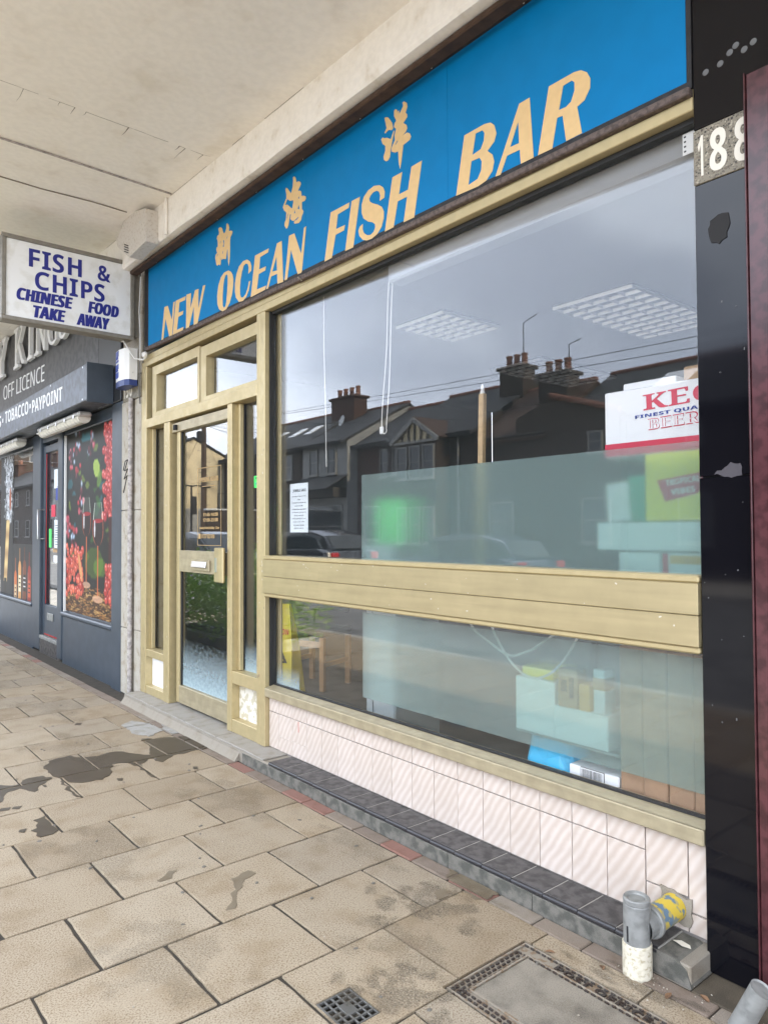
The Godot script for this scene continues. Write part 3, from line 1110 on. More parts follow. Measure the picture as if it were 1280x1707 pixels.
# ---------------------------------------------------------------- door
func build_door() -> void:
	var d := thing("shop_door", "gold aluminium glazed shop door with letter plate and pull handle", "door", Vector3(-4.915, 0.095, -0.03))
	var g: Material = M.gold
	var bx := func(called: String, m: Material, x0: float, y0: float, x1: float, y1: float, z0: float, z1: float, bv := 0.003) -> MeshInstance3D:
		return span(d, called, m, Vector3(x0 + 4.915, y0 - 0.095, z0 + 0.03), Vector3(x1 + 4.915, y1 - 0.095, z1 + 0.03), bv)
	bx.call("stile", g, -5.372, 0.103, -5.318, 2.283, -0.085, -0.035)
	bx.call("stile", g, -4.505, 0.103, -4.462, 2.283, -0.085, -0.035)
	bx.call("bottom_rail", M.gold_dull, -5.317, 0.103, -4.506, 0.238, -0.085, -0.033)
	bx.call("top_rail", M.gold_dull, -5.437, 2.214, -4.459, 2.287, -0.085, -0.02)
	bx.call("middle_rail", M.gold_dull, -5.317, 1.120, -4.506, 1.284, -0.085, -0.033)
	bx.call("closer_arm", M.dark, -5.36, 2.228, -5.325, 2.268, -0.02, 0.004)
	bx.call("pane", M.glass, -5.325, 0.23, -4.498, 1.13, -0.066, -0.060, 0.0005)
	bx.call("pane", M.glass, -5.325, 1.275, -4.498, 2.22, -0.066, -0.060, 0.0005)
	for y in [[0.239, 1.119], [1.285, 2.213]]:
		bx.call("gasket", M.gasket, -5.317, y[0], -5.300, y[1], -0.059, -0.046, 0.001)
	part(d, "limescale", sheet(0.80, 0.50), M.lime_bloom, Vector3(0.01, 0.396, -0.0285))
	# letter plate
	var lp: MeshInstance3D = bx.call("letter_plate", M.gold_dull, -5.075, 1.140, -4.775, 1.222, -0.032, -0.020)
	part(lp, "flap", bb(Vector3(0.24, 0.045, 0.006), 0.002), M.steel, Vector3(-0.01, 0.006, 0.012), Vector3(-0.18, 0, 0))
	# pull handle
	var h: MeshInstance3D = bx.call("pull_handle", M.gold_panel, -4.603, 1.076, -4.520, 1.316, -0.02, 0.028, 0.006)
	part(h, "grip", bb(Vector3(0.062, 0.240, 0.02), 0.006), g, Vector3(0.074, 0, 0.022))
	part(h, "hand_plate", bb(Vector3(0.03, 0.10, 0.003), 0.001), M.steel, Vector3(-0.012, 0.0, 0.0255))
	# gold lettering on the glass: opening hours in a thin frame
	var zf := -0.0572 + 0.03
	var at := func(x: float, y: float) -> Vector3:
		return Vector3(x + 4.915, y - 0.095, zf)
	var gold_ink: Material = M.gold_ink
	var fr := PackedVector2Array([Vector2(-5.045, 1.326), Vector2(-4.66, 1.326), Vector2(-4.66, 1.906), Vector2(-5.045, 1.906)])
	var fi := PackedVector2Array([Vector2(-5.0405, 1.3295), Vector2(-4.6645, 1.3295), Vector2(-4.6645, 1.9025), Vector2(-5.0405, 1.9025)])
	part(d, "lettering_frame", prism(fr, [fi], 0.001), gold_ink, at.call(0.0, 0.0) - Vector3(0, 0, 0.0005))
	words(d, "lettering", "OPENING HOURS", gold_ink, 0.31, 0.036, at.call(-4.86, 1.815), Vector3.ZERO, true, false, 0.001)
	part(d, "lettering_rule", bb(Vector3(0.22, 0.004, 0.001), 0.0003), gold_ink, at.call(-4.86, 1.765))
	words(d, "lettering", "11:45-14:00", gold_ink, 0.24, 0.026, at.call(-4.83, 1.555), Vector3.ZERO, true, false, 0.001)
	words(d, "lettering", "17:00-23:00", gold_ink, 0.24, 0.026, at.call(-4.83, 1.515), Vector3.ZERO, true, false, 0.001)
	words(d, "lettering", "Sunday & Bank holiday - Close", gold_ink, 0.32, 0.025, at.call(-4.85, 1.455), Vector3.ZERO, true, false, 0.001)
	words(d, "lettering", "01737 823 610", gold_ink, 0.21, 0.030, at.call(-4.87, 1.395), Vector3.ZERO, true, false, 0.001)
	part(d, "lettering_square", bb(Vector3(0.035, 0.038, 0.001), 0.0003), gold_ink, at.call(-5.008, 1.395))


# ---------------------------------------------------------------- fascia sign
func build_fascia_sign() -> void:
	var s := thing("fascia_sign", "long blue fascia sign with slanted gold capitals and three brush characters", "shop sign", Vector3(-3.5, 2.98, 0.0))
	var o := Vector3(3.5, -2.98, 0.0)
	# board in four panels; lower and upper edges climb a little to the left
	var yb := func(x: float) -> float: return 2.932 + (-1.163 - x) * 0.0136
	var yt := func(x: float) -> float: return 3.583 + (-1.163 - x) * 0.0136
	var xs := [-5.872, -3.474, -2.300, -1.166]
	for k in 3:
		var a: float = xs[k] + 0.0006
		var b: float = xs[k + 1] - 0.0006
		var q := PackedVector2Array([Vector2(a, yb.call(a)), Vector2(b, yb.call(b)), Vector2(b, yt.call(b)), Vector2(a, yt.call(a))])
		part(s, "panel", prism(q, [], 0.02), M.sign_blue, o + Vector3(0, 0, -0.016))
	# dark frame round the board
	var xl := -5.955
	var xr := -1.148
	var fo := PackedVector2Array([Vector2(xl, yb.call(xl) - 0.03), Vector2(xr, yb.call(xr) - 0.026), Vector2(xr, yt.call(xr) + 0.03), Vector2(xl, yt.call(xl) + 0.03)])
	var fh := PackedVector2Array([Vector2(xs[0] - 0.001, yb.call(xs[0])), Vector2(xs[3] + 0.001, yb.call(xs[3])), Vector2(xs[3] + 0.001, yt.call(xs[3])), Vector2(xs[0] - 0.001, yt.call(xs[0]))])
	part(s, "frame", prism(fo, [fh], 0.03), M.black_trim, o + Vector3(0, 0, -0.025))
	# brown strips along the foot of the sign
	part(s, "foot_strip", bb(Vector3(2.42, 0.030, 0.03), 0.004), M.brown_trim, o + Vector3(-4.70, 2.947, 0.004), Vector3(0, 0, -0.022))
	part(s, "foot_strip", bb(Vector3(2.40, 0.028, 0.034), 0.004), M.brown_trim, o + Vector3(-2.35, 2.904, 0.008), Vector3(0, 0, -0.010))
	part(s, "strip_nail", tube([Vector3(0, 0, 0), Vector3(0.004, 0.012, 0.03)], 0.004, 6), M.steel, o + Vector3(-3.50, 2.90, 0.015))
	# vinyl letters and characters
	for gl in GLYPHS:
		var outline := poly2(gl[1][0])
		var c := Vector2.ZERO
		for p in outline:
			c += p
		c /= outline.size()
		var shift := func(poly: PackedVector2Array) -> PackedVector2Array:
			var r := PackedVector2Array()
			for p in poly:
				r.append(p - c)
			return r
		var holes := []
		for k in range(1, gl[1].size()):
			holes.append(shift.call(poly2(gl[1][k])))
		var called := "letter" if gl[0].length() == 1 else "brush_character"
		part(s, called, prism(shift.call(outline), holes, 0.0016), M.letter_gold, o + Vector3(c.x, c.y, 0.0042))
	# screws along the dark frame
	for k in 9:
		var x := lerpf(-5.7, -1.3, k / 8.0)
		part(s, "screw", bb(Vector3(0.008, 0.008, 0.006), 0.002), M.steel, o + Vector3(x, yt.call(x) + 0.012, 0.006))


# ---------------------------------------------------------------- tiled wall below the window, and the step
func build_riser_and_step() -> void:
	var w := thing("tiled_stall_riser", "low wall of pinkish white glazed tiles under the shop window", "tiled wall", Vector3(-2.55, 0.078, -0.06))
	var o := Vector3(2.55, -0.078, 0.06)
	span(w, "backing", M.tile_joint, o + Vector3(-3.951, 0.06, -0.14), o + Vector3(-1.135, 0.395, -0.0385), 0.001)
	var k := 0
	var x := -1.378
	while x > -3.94:
		var x0 := maxf(x - 0.1535, -3.949)
		if x - x0 > 0.02:
			for r in [[0.302, 0.3945], [0.080, 0.2995]]:
				var cracked: bool = r[0] < 0.1 and x0 < -3.60 and x0 > -3.9
				if cracked:
					# split tile
					var cut := rng.randf_range(0.15, 0.22)
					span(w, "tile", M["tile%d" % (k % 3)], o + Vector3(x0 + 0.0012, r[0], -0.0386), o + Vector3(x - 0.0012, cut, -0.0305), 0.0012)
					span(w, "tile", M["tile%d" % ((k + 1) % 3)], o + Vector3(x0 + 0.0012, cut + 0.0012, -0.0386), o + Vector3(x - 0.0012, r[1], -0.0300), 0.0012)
				else:
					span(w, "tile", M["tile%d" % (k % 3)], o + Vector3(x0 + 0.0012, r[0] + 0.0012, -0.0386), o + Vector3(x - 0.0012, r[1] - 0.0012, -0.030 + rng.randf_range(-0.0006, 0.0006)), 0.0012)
				k += 1
		x -= 0.1535
	for t in [[-1.376, -1.222, 0.196, 0.3945], [-1.220, -1.137, 0.150, 0.3945], [-1.376, -1.30, 0.080, 0.193], [-1.220, -1.137, 0.080, 0.146], [-1.298, -1.222, 0.080, 0.10]]:
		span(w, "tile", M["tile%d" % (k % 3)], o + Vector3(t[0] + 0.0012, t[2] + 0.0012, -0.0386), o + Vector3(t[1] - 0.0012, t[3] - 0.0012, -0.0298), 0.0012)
		k += 1
	span(w, "red_crayon_line", M.red_line, o + Vector3(-3.615, 0.235, -0.030), o + Vector3(-3.610, 0.298, -0.0292), 0.0003)

	var st := thing("shop_step", "long low step of black quarry tiles turning to worn stone at the door", "step", Vector3(-3.5, 0, 0.05))
	var p := Vector3(3.5, 0, -0.05)
	span(st, "core", M.mortar, p + Vector3(-6.05, -0.05, -0.14), p + Vector3(-1.135, 0.066, 0.128), 0.004)
	# black tiles on the window part, each with a rounded nosing and a grey face
	x = -1.245
	while x > -3.95:
		var x0 := x - 0.1525
		if x0 < -3.80:
			break
		span(st, "tread_tile", M.step_tile, p + Vector3(x0 + 0.0025, 0.0665, -0.03), p + Vector3(x - 0.0025, 0.078, 0.119), 0.002)
		span(st, "tile_grout", M.step_joint, p + Vector3(x - 0.0022, 0.0662, -0.029), p + Vector3(x + 0.0022, 0.0768, 0.124), 0.0005)
		part(st, "nosing", tube([Vector3(x0 + 0.0015, 0.066, 0.122), Vector3(x - 0.0015, 0.066, 0.122)], 0.0118, 10), M.step_nose, p)
		x = x0
	x = -1.30
	while x > -4.0:
		var x0 := x - 0.45
		span(st, "face_piece", M.step_face, p + Vector3(maxf(x0, -4.02) + 0.001, -0.04, 0.1285), p + Vector3(x - 0.001, 0.058 + rng.randf_range(-0.002, 0.002), 0.1335), 0.0015)
		x = x0
	part(st, "broken_end", prism(PackedVector2Array([Vector2(0, 0), Vector2(0.15, 0.0), Vector2(0.135, 0.05), Vector2(0.10, 0.072), Vector2(0.0, 0.074)]), [], 0.16), M.step_face, p + Vector3(-1.282, 0, -0.028))
	part(st, "paint_splash", prism(PackedVector2Array([Vector2(-0.03, 0), Vector2(-0.01, 0.018), Vector2(0.022, 0.012), Vector2(0.034, -0.004), Vector2(0.006, -0.01), Vector2(-0.012, -0.004)]), [], 0.001), M.digit, p + Vector3(-1.205, 0.0785, 0.05), Vector3(-PI / 2, 0, 0))
	# stone at the door
	var sx := -6.04
	for l in [0.62, 0.55, 0.50, 0.62]:
		span(st, "tread_stone", M.step_stone, p + Vector3(sx + 0.002, 0.0665, -0.13), p + Vector3(sx + l - 0.002, 0.0775, 0.129), 0.004)
		sx += l
	# sloped mortar fillet along the foot
	part(st, "mortar_fillet", prism(PackedVector2Array([Vector2(0, 0), Vector2(0.035, 0), Vector2(0.012, 0.03), Vector2(0, 0.05)]), [], 2.0), M.mortar, p + Vector3(-4.04, 0.0, 0.129), Vector3(0, -PI / 2, 0))


# ---------------------------------------------------------------- pillars on both sides
func build_pillars() -> void:
	var b := thing("black_pillar", "glossy black glass pillar with a terrazzo number plate 188", "pillar", Vector3(-1.05, 0, -0.1))
	var o := Vector3(1.05, 0, 0.1)
	span(b, "core", M.dark, o + Vector3(-1.143, -0.03, -0.30), o + Vector3(-0.30, 3.62, -0.012), 0.004)
	for y in [[0.002, 1.598], [1.602, 2.570], [2.757, 3.60]]:
		span(b, "glass_panel", M.black_glass, o + Vector3(-1.145, y[0], -0.0115), o + Vector3(-0.30, y[1], 0.002), 0.002)
	var pl := span(b, "number_plate", M.terrazzo, o + Vector3(-1.147, 2.572, -0.0115), o + Vector3(-0.70, 2.755, 0.004), 0.002)
	var c := o + Vector3(-0.9235, 2.6635, -0.0038)
	for d in [["1", -1.122, 0.018, 0.135], ["8", -1.064, 0.056, 0.138], ["8", -0.985, 0.056, 0.138]]:
		words(pl, "digit", d[0], M.digit, d[2], d[3], Vector3(d[1] + 0.9235, 0.0, 0.0085), Vector3.ZERO, true, false, 0.002)
	var patch := PackedVector2Array([Vector2(-0.035, 0.0), Vector2(-0.025, 0.035), Vector2(0.0, 0.05), Vector2(0.032, 0.045), Vector2(0.04, 0.01), Vector2(0.025, -0.03), Vector2(0.0, -0.05), Vector2(-0.02, -0.035)])
	part(b, "filler_patch", prism(rough_edge(patch, 0.012, 0.004, 4), [], 0.003), M.patch, o + Vector3(-1.068, 2.40, 0.0022))
	for q in [[-1.102, 2.936], [-1.054, 2.94], [-1.023, 2.961], [-1.004, 2.974], [-0.978, 2.947], [-0.95, 2.957]]:
		part(b, "screw_hole", lathe([Vector2(0.0, 0.003), Vector2(0.008, 0.002), Vector2(0.011, 0.0)], 10), M.scratch, o + Vector3(q[0], q[1], 0.0022), Vector3(PI / 2, 0, 0))
	var scuff := PackedVector2Array([Vector2(-0.045, 0.0), Vector2(-0.02, 0.012), Vector2(0.01, 0.03), Vector2(0.04, 0.028), Vector2(0.045, -0.01), Vector2(0.01, -0.02), Vector2(-0.02, -0.006)])
	part(b, "scuff", prism(rough_edge(scuff, 0.01, 0.004, 9), [], 0.0012), M.scuff_mark, o + Vector3(-1.052, 1.61, 0.0022))
	for k in 14:
		part(b, "chip", bb(Vector3(rng.randf_range(0.002, 0.008), rng.randf_range(0.0015, 0.004), 0.001), 0.0003), M.scratch, o + Vector3(rng.randf_range(-1.135, -0.98), rng.randf_range(0.1, 2.5), 0.0024), Vector3(0, 0, rng.randf() * 2.0))

	var m := thing("maroon_panel", "tall dark maroon gloss panel beside the black pillar", "panel", Vector3(-0.63, 0, 0.03))
	span(m, "face", M.maroon, Vector3(-0.332, -0.02, -0.026), Vector3(0.5, 2.845, 0.006), 0.004)
	span(m, "edge_trim", M.maroon, Vector3(-0.338, -0.02, -0.027), Vector3(-0.333, 2.85, 0.010), 0.0015)

	var s := thing("stone_pillar", "weathered pale stone pillar between the two shops with plate 190", "pillar", Vector3(-6.24, 0, -0.05))
	var p := Vector3(6.24, 0, 0.05)
	span(s, "core", M.stone, p + Vector3(-6.45, -0.03, -0.35), p + Vector3(-6.03, 4.2, -0.02), 0.004)
	var ys := [0.0, 0.58, 1.62, 2.59]
	for k in 3:
		span(s, "stone_block", M.stone, p + Vector3(-6.447, ys[k] + 0.002, -0.0195), p + Vector3(-6.215, ys[k + 1] - 0.002, 0.018), 0.006)
		span(s, "stone_block", M.stone, p + Vector3(-6.165, ys[k] + 0.002, -0.0195), p + Vector3(-6.026, ys[k + 1] - 0.002, 0.006), 0.006)
	span(s, "stone_block", M.stone, p + Vector3(-6.447, 2.80, -0.0195), p + Vector3(-6.026, 4.1, 0.008), 0.006)
	var pl2 := span(s, "number_plate", M.terrazzo, p + Vector3(-6.447, 2.592, -0.0195), p + Vector3(-6.026, 2.797, 0.010), 0.003)
	for d in [["1", -6.40, 0.02], ["9", -6.33, 0.06], ["0", -6.25, 0.06]]:
		words(pl2, "digit", d[0], M.digit, d[2], 0.14, Vector3(d[1] + 6.2365, 0.0, 0.0160), Vector3.ZERO, true, false, 0.002)
	# spray scrawl
	var sc := [Vector3(-6.40, 1.98, 0.0195), Vector3(-6.35, 2.06, 0.0195), Vector3(-6.29, 2.07, 0.0195), Vector3(-6.37, 1.97, 0.0195), Vector3(-6.29, 1.99, 0.0195), Vector3(-6.38, 1.90, 0.0195), Vector3(-6.30, 1.93, 0.0195), Vector3(-6.36, 1.83, 0.0195), Vector3(-6.39, 1.78, 0.0195)]
	part(s, "spray_mark", tube(sc, 0.005, 5), M.spray, p)
	# flattened trunking run down the pillar's face
	var tr := thing("cable_trunking", "crooked pale cable trunking running down the stone pillar", "trunking", Vector3(-6.19, 0, 0.0))
	var y := 0.03
	var px := -0.005
	while y < 2.58:
		var nx := clampf(px + rng.randf_range(-0.006, 0.006), -0.012, 0.012)
		var tm := tube([Vector3(px, y, 0.03), Vector3(nx, minf(y + 0.42, 2.6), 0.03)], 0.021, 8)
		part(tr, "trunking_length", tm, M.trunking)
		px = nx
		y += 0.42


# ---------------------------------------------------------------- projecting box sign
func build_projecting_sign() -> void:
	var s := thing("projecting_sign", "white projecting box sign with navy lettering on a grey metal frame", "shop sign", Vector3(-6.12, 3.41, 0.57))
	span(s, "case", M.sign_trim, Vector3(-0.07, -0.335, -0.515), Vector3(0.055, 0.335, 0.515), 0.012)
	for sg in [-1.0, 1.0]:
		span(s, "frame_bar", M.sign_trim, Vector3(0.056, sg * 0.303, -0.515), Vector3(0.072, sg * 0.336, 0.515), 0.004)
		span(s, "frame_bar", M.sign_trim, Vector3(0.056, -0.302, sg * 0.482), Vector3(0.072, 0.302, sg * 0.515), 0.004)
	span(s, "sign_face", M.sign_white, Vector3(0.05, -0.302, -0.4815), Vector3(0.061, 0.302, 0.4815), 0.001)
	var t := Vector3(0, PI / 2, 0)
	var nv: Material = M.letter_navy
	# z runs away from the viewer's left: +z is the street end
	words(s, "lettering", "FISH", nv, 0.40, 0.150, Vector3(0.0625, 0.185, 0.12), t, true)
	words(s, "lettering", "&", nv, 0.105, 0.130, Vector3(0.0625, 0.185, -0.26), t, true)
	words(s, "lettering", "CHIPS", nv, 0.54, 0.150, Vector3(0.0625, 0.015, 0.005), t, true)
	words(s, "lettering", "CHINESE", nv, 0.40, 0.095, Vector3(0.0625, -0.118, 0.20), t, true, false, 0.002, 0.12)
	words(s, "lettering", "FOOD", nv, 0.235, 0.095, Vector3(0.0625, -0.118, -0.26), t, true, false, 0.002, 0.12)
	words(s, "lettering", "TAKE", nv, 0.23, 0.095, Vector3(0.0625, -0.235, 0.17), t, true, false, 0.002, 0.12)
	words(s, "lettering", "AWAY", nv, 0.245, 0.095, Vector3(0.0625, -0.235, -0.175), t, true, false, 0.002, 0.12)
	# the two lower lines are in a heavier face
	for q in [["CHINESE", 0.40, -0.118, 0.20], ["FOOD", 0.235, -0.118, -0.26], ["TAKE", 0.23, -0.235, 0.17], ["AWAY", 0.245, -0.235, -0.175]]:
		for sh in [-0.006, 0.006]:
			words(s, "lettering", q[0], nv, q[1], 0.097, Vector3(0.0632 + sh * 0.05, q[2], q[3] + sh), t, true, false, 0.002, 0.12)
	part(s, "fixing_plate", bb(Vector3(0.10, 0.60, 0.05), 0.006), M.sign_trim, Vector3(-0.01, 0, -0.54))
	# loose cables in the corner beside the sign
	var cb := thing("sign_cables", "thin grey cables hanging in the corner beside the blue sign", "cable", Vector3(-5.98, 3.3, 0.03))
	part(cb, "strand", tube([Vector3(0.0, 0.5, 0), Vector3(0.012, 0.2, 0.01), Vector3(-0.01, -0.1, 0.008), Vector3(0.015, -0.36, 0.01), Vector3(-0.005, -0.5, 0.0), Vector3(-0.03, -0.62, 0.0), Vector3(0.0, -0.78, 0.0)], 0.006, 6), M.cable_grey)
	part(cb, "strand", tube([Vector3(0.03, 0.3, 0.01), Vector3(0.02, 0.0, 0.02), Vector3(0.035, -0.2, 0.015), Vector3(0.02, -0.42, 0.01)], 0.004, 6), M.cable_white)
	var wc := thing("white_cable", "white cable looping from the alarm box to the shopfront head", "cable", Vector3(-6.08, 3.03, 0.06))
	part(wc, "cable", tube([Vector3(-0.10, 0.05, 0.06), Vector3(-0.03, 0.04, 0.07), Vector3(0.05, -0.05, 0.05), Vector3(0.10, -0.13, 0.02), Vector3(0.16, -0.145, -0.03), Vector3(0.21, -0.13, -0.04)], 0.007, 8), M.cable_white)
	part(wc, "connector", bb(Vector3(0.05, 0.05, 0.04), 0.012), M.cable_white, Vector3(0.20, -0.11, -0.03))
	# alarm box
	var a := thing("alarm_box", "white and navy curved alarm box on the stone pillar", "alarm box", Vector3(-6.21, 2.89, 0.02))
	var prof := PackedVector2Array([Vector2(-0.14, 0.0), Vector2(0.14, 0.0), Vector2(0.14, 0.07), Vector2(0.10, 0.10), Vector2(0.0, 0.112), Vector2(-0.10, 0.10), Vector2(-0.14, 0.07)])
	part(a, "cover", prism(prof, [], 0.27), M.white_plastic, Vector3(0, 0.12, 0), Vector3(PI / 2, 0, 0))
	part(a, "base_cap", prism(prof, [], 0.05), M.navy_plastic, Vector3(0, -0.151, 0), Vector3(PI / 2, 0, 0))
	for y in [[0.09, 0.05], [0.026, 0.02], [-0.022, 0.045], [-0.095, 0.05]]:
		part(a, "print_band", bb(Vector3(0.10, y[1], 0.003), 0.0008), M.print_blue, Vector3(-0.05, y[0], 0.1075), Vector3(0, -0.12, 0))
	words(a, "lettering", "HAWK", M.print_blue, 0.085, 0.022, Vector3(-0.05, 0.053, 0.1085), Vector3(0, -0.12, 0))
	words(a, "lettering", "SECURITY", M.print_blue, 0.085, 0.016, Vector3(-0.05, -0.056, 0.1085), Vector3(0, -0.12, 0))
	part(a, "cover_screw", lathe([Vector2(0.0, 0.003), Vector2(0.006, 0.002), Vector2(0.007, 0.0)], 8), M.steel, Vector3(0.1405, -0.09, 0.04), Vector3(0, 0, -PI / 2))


# ---------------------------------------------------------------- the shop next door
func build_neighbour() -> void:
	var f := thing("slate_shopfront", "dark slate blue shopfront next door with picture windows and a recessed door", "shopfront", Vector3(-8.8, 0, 0))
	var o := Vector3(8.8, 0, 0)
	var sl: Material = M.slate_paint
	# pilaster and black return
	span(f, "pilaster", sl, o + Vector3(-6.722, -0.03, -0.15), o + Vector3(-6.452, 2.62, 0.012), 0.006)
	span(f, "return_panel", M.black_paint, o + Vector3(-7.06, 2.62, -0.15), o + Vector3(-6.452, 4.25, 0.03), 0.006)
	# frame posts, transom, sills and stall risers
	span(f, "window_post", sl, o + Vector3(-8.52, 0.02, -0.11), o + Vector3(-8.35, 2.62, 0.0), 0.008)
	span(f, "window_post", sl, o + Vector3(-9.60, 0.02, -0.11), o + Vector3(-9.25, 2.62, 0.0), 0.008)
	span(f, "window_head", sl, o + Vector3(-13.0, 2.50, -0.11), o + Vector3(-6.723, 2.62, -0.02), 0.006)
	for w in [[-8.349, -6.723], [-13.0, -9.601]]:
		span(f, "stall_riser", sl, o + Vector3(w[0], -0.03, -0.11), o + Vector3(w[1], 0.51, -0.012), 0.006)
		span(f, "window_sill", sl, o + Vector3(w[0], 0.512, -0.13), o + Vector3(w[1], 0.556, 0.014), 0.012)
	# picture vinyl behind glass
	var wine := mat("wine_print", Color(0.9, 0.9, 0.9), 0.5)
	wine.albedo_texture = wine_print()
	part(f, "wine_picture", sheet(1.50, 1.93), wine, o + Vector3(-7.575, 1.535, -0.0405))
	span(f, "window_pane", M.glass, o + Vector3(-8.349, 0.556, -0.048), o + Vector3(-6.723, 2.50, -0.042), 0.0005)
	span(f, "white_bead", M.white_plastic, o + Vector3(-8.349, 0.556, -0.05), o + Vector3(-8.325, 2.50, -0.02))
	span(f, "window_frame_edge", sl, o + Vector3(-6.80, 0.556, -0.06), o + Vector3(-6.723, 2.50, -0.03))
	var spl := mat("splash_print", Color(0.9, 0.9, 0.9), 0.5)
	spl.albedo_texture = splash_print()
	part(f, "splash_picture", sheet(0.75, 1.95), spl, o + Vector3(-11.16, 1.53, -0.0405))
	part(f, "bottle_picture", sheet(1.17, 0.72), bottle_material(), o + Vector3(-10.19, 0.915, -0.0405))
	span(f, "window_pane", M.glass, o + Vector3(-13.0, 0.556, -0.048), o + Vector3(-9.601, 2.50, -0.042), 0.0005)
	# door with glass, bar handle, letter plate, stickers
	var d := thing("slate_door", "slate blue glazed door of the shop next door with stuck notices", "door", Vector3(-8.95, 0.21, -0.05))
	var q := Vector3(8.95, -0.21, 0.05)
	span(d, "stile", sl, q + Vector3(-9.25, 0.215, -0.09), q + Vector3(-9.165, 2.46, -0.035))
	span(d, "stile", sl, q + Vector3(-8.615, 0.215, -0.09), q + Vector3(-8.522, 2.46, -0.035))
	span(d, "top_rail", sl, q + Vector3(-9.164, 2.38, -0.09), q + Vector3(-8.616, 2.46, -0.035))
	span(d, "bottom_rail", sl, q + Vector3(-9.164, 0.215, -0.09), q + Vector3(-8.616, 0.57, -0.035))
	span(d, "scraped_edge", M.red_paint, q + Vector3(-9.16, 0.216, -0.0345), q + Vector3(-8.62, 0.232, -0.0335), 0.0003)
	span(d, "scraped_edge", M.red_paint, q + Vector3(-9.163, 0.58, -0.05), q + Vector3(-9.145, 2.37, -0.045), 0.001)
	span(d, "pane", M.glass, q + Vector3(-9.17, 0.56, -0.066), q + Vector3(-8.61, 2.385, -0.06), 0.0005)
	span(d, "letter_plate", M.galvanised, q + Vector3(-9.02, 0.40, -0.036), q + Vector3(-8.77, 0.485, -0.025), 0.003)
	var hz := -0.035
	part(d, "bar_handle", tube([q + Vector3(-9.20, 1.35, hz), q + Vector3(-9.20, 1.35, hz + 0.07), q + Vector3(-9.20, 1.70, hz + 0.07), q + Vector3(-9.20, 1.70, hz)], 0.011, 8), M.steel)
	for n in [[-8.80, 2.05, 0.14, 0.22, "paper"], [-8.90, 1.68, 0.16, 0.14, "card_red"], [-8.75, 1.88, 0.10, 0.16, "print_blue"], [-9.02, 1.36, 0.10, 0.22, "bright_green"], [-8.76, 1.40, 0.18, 0.34, "paper"], [-8.78, 1.12, 0.18, 0.08, "card_white"], [-8.80, 1.22, 0.2, 0.05, "card_brown"]]:
		part(d, "notice", bb(Vector3(n[2], n[3], 0.002), 0.0004), M[n[4]], q + Vector3(n[0], n[1], -0.0575))
	for k in 9:
		part(d, "notice_print", bb(Vector3(rng.randf_range(0.08, 0.14), 0.008, 0.001), 0.0002), M.ink, q + Vector3(-8.76, 1.29 + 0.027 * k, -0.0558))
	# threshold of tiles below the door
	span(f, "threshold", M.galvanised, o + Vector3(-9.25, 0.165, -0.10), o + Vector3(-8.52, 0.205, 0.0), 0.003)
	span(f, "threshold_backing", M.tile_joint, o + Vector3(-9.25, -0.03, -0.10), o + Vector3(-8.52, 0.164, -0.012), 0.002)
	for k in 8:
		var tx := -9.248 + k * 0.091
		span(f, "threshold_tile", M.step_tile, o + Vector3(tx + 0.002, 0.0, -0.0115), o + Vector3(tx + 0.089, 0.160, -0.004), 0.001)
	# dark room behind
	span(f, "room_back", M.inside_wall, o + Vector3(-13.0, 0.0, -2.6), o + Vector3(-6.5, 2.7, -2.5))
	span(f, "room_floor", M.floor_tile, o + Vector3(-13.0, -0.05, -2.5), o + Vector3(-6.5, 0.0, -0.15))
	span(f, "room_ceiling", M.inside_ceiling, o + Vector3(-13.0, 2.62, -2.5), o + Vector3(-6.5, 2.68, -0.15))
	span(f, "room_side", M.inside_wall, o + Vector3(-13.1, 0.0, -2.5), o + Vector3(-13.0, 2.62, 0.0))
	span(f, "room_side", M.inside_wall, o + Vector3(-6.60, 0.0, -2.5), o + Vector3(-6.5, 2.62, -0.16))
	for x in [-10.1, -9.85]:
		part(f, "display_post", tube([o + Vector3(x, 1.2, -0.25), o + Vector3(x, 2.35, -0.25)], 0.02, 8), M.white_plastic)
	# grey fascia with standing white letters
	var g := thing("grey_fascia", "dark grey fascia next door with raised white serif letters", "shop sign", Vector3(-9.5, 3.4, 0.03))
	var go := Vector3(9.5, -3.4, -0.03)
	span(g, "board", M.grey_fascia, go + Vector3(-13.0, 2.63, -0.10), go + Vector3(-7.062, 4.4, 0.03), 0.006)
	for l in [["T", -11.62, 0.62], ["Y", -10.98, 0.62], ["K", -9.95, 0.55], ["I", -9.42, 0.24], ["N", -8.92, 0.52], ["G", -8.42, 0.42], ["S", -8.02, 0.30]]:
		words(g, "raised_letter", l[0], M.letter_white, l[2], 0.52, go + Vector3(l[1], 3.845 - (l[1] + 11.6) * 0.022, 0.075), Vector3.ZERO, false, true, 0.04)
	words(g, "lettering", "OFF LICENCE", M.letter_white, 2.10, 0.195, go + Vector3(-10.03, 3.345, 0.032), Vector3(0, 0, -0.033), false, false, 0.004)
	# blue box sign below it
	var b := thing("box_fascia", "slate blue box sign next door listing tobacco in white capitals", "shop sign", Vector3(-9.5, 2.78, 0.15))
	var bo := Vector3(9.5, -2.78, -0.15)
	span(b, "box", M.blue_fascia, bo + Vector3(-13.0, 2.62, 0.034), bo + Vector3(-6.63, 2.955, 0.27), 0.006)
	span(b, "end_panel", M.slate_paint, bo + Vector3(-6.629, 2.605, 0.034), bo + Vector3(-6.620, 2.965, 0.272), 0.002)
	words(b, "lettering", "RS", M.letter_white, 0.36, 0.148, bo + Vector3(-10.22, 2.844, 0.2715), Vector3(0, 0, -0.022), true, false, 0.002)
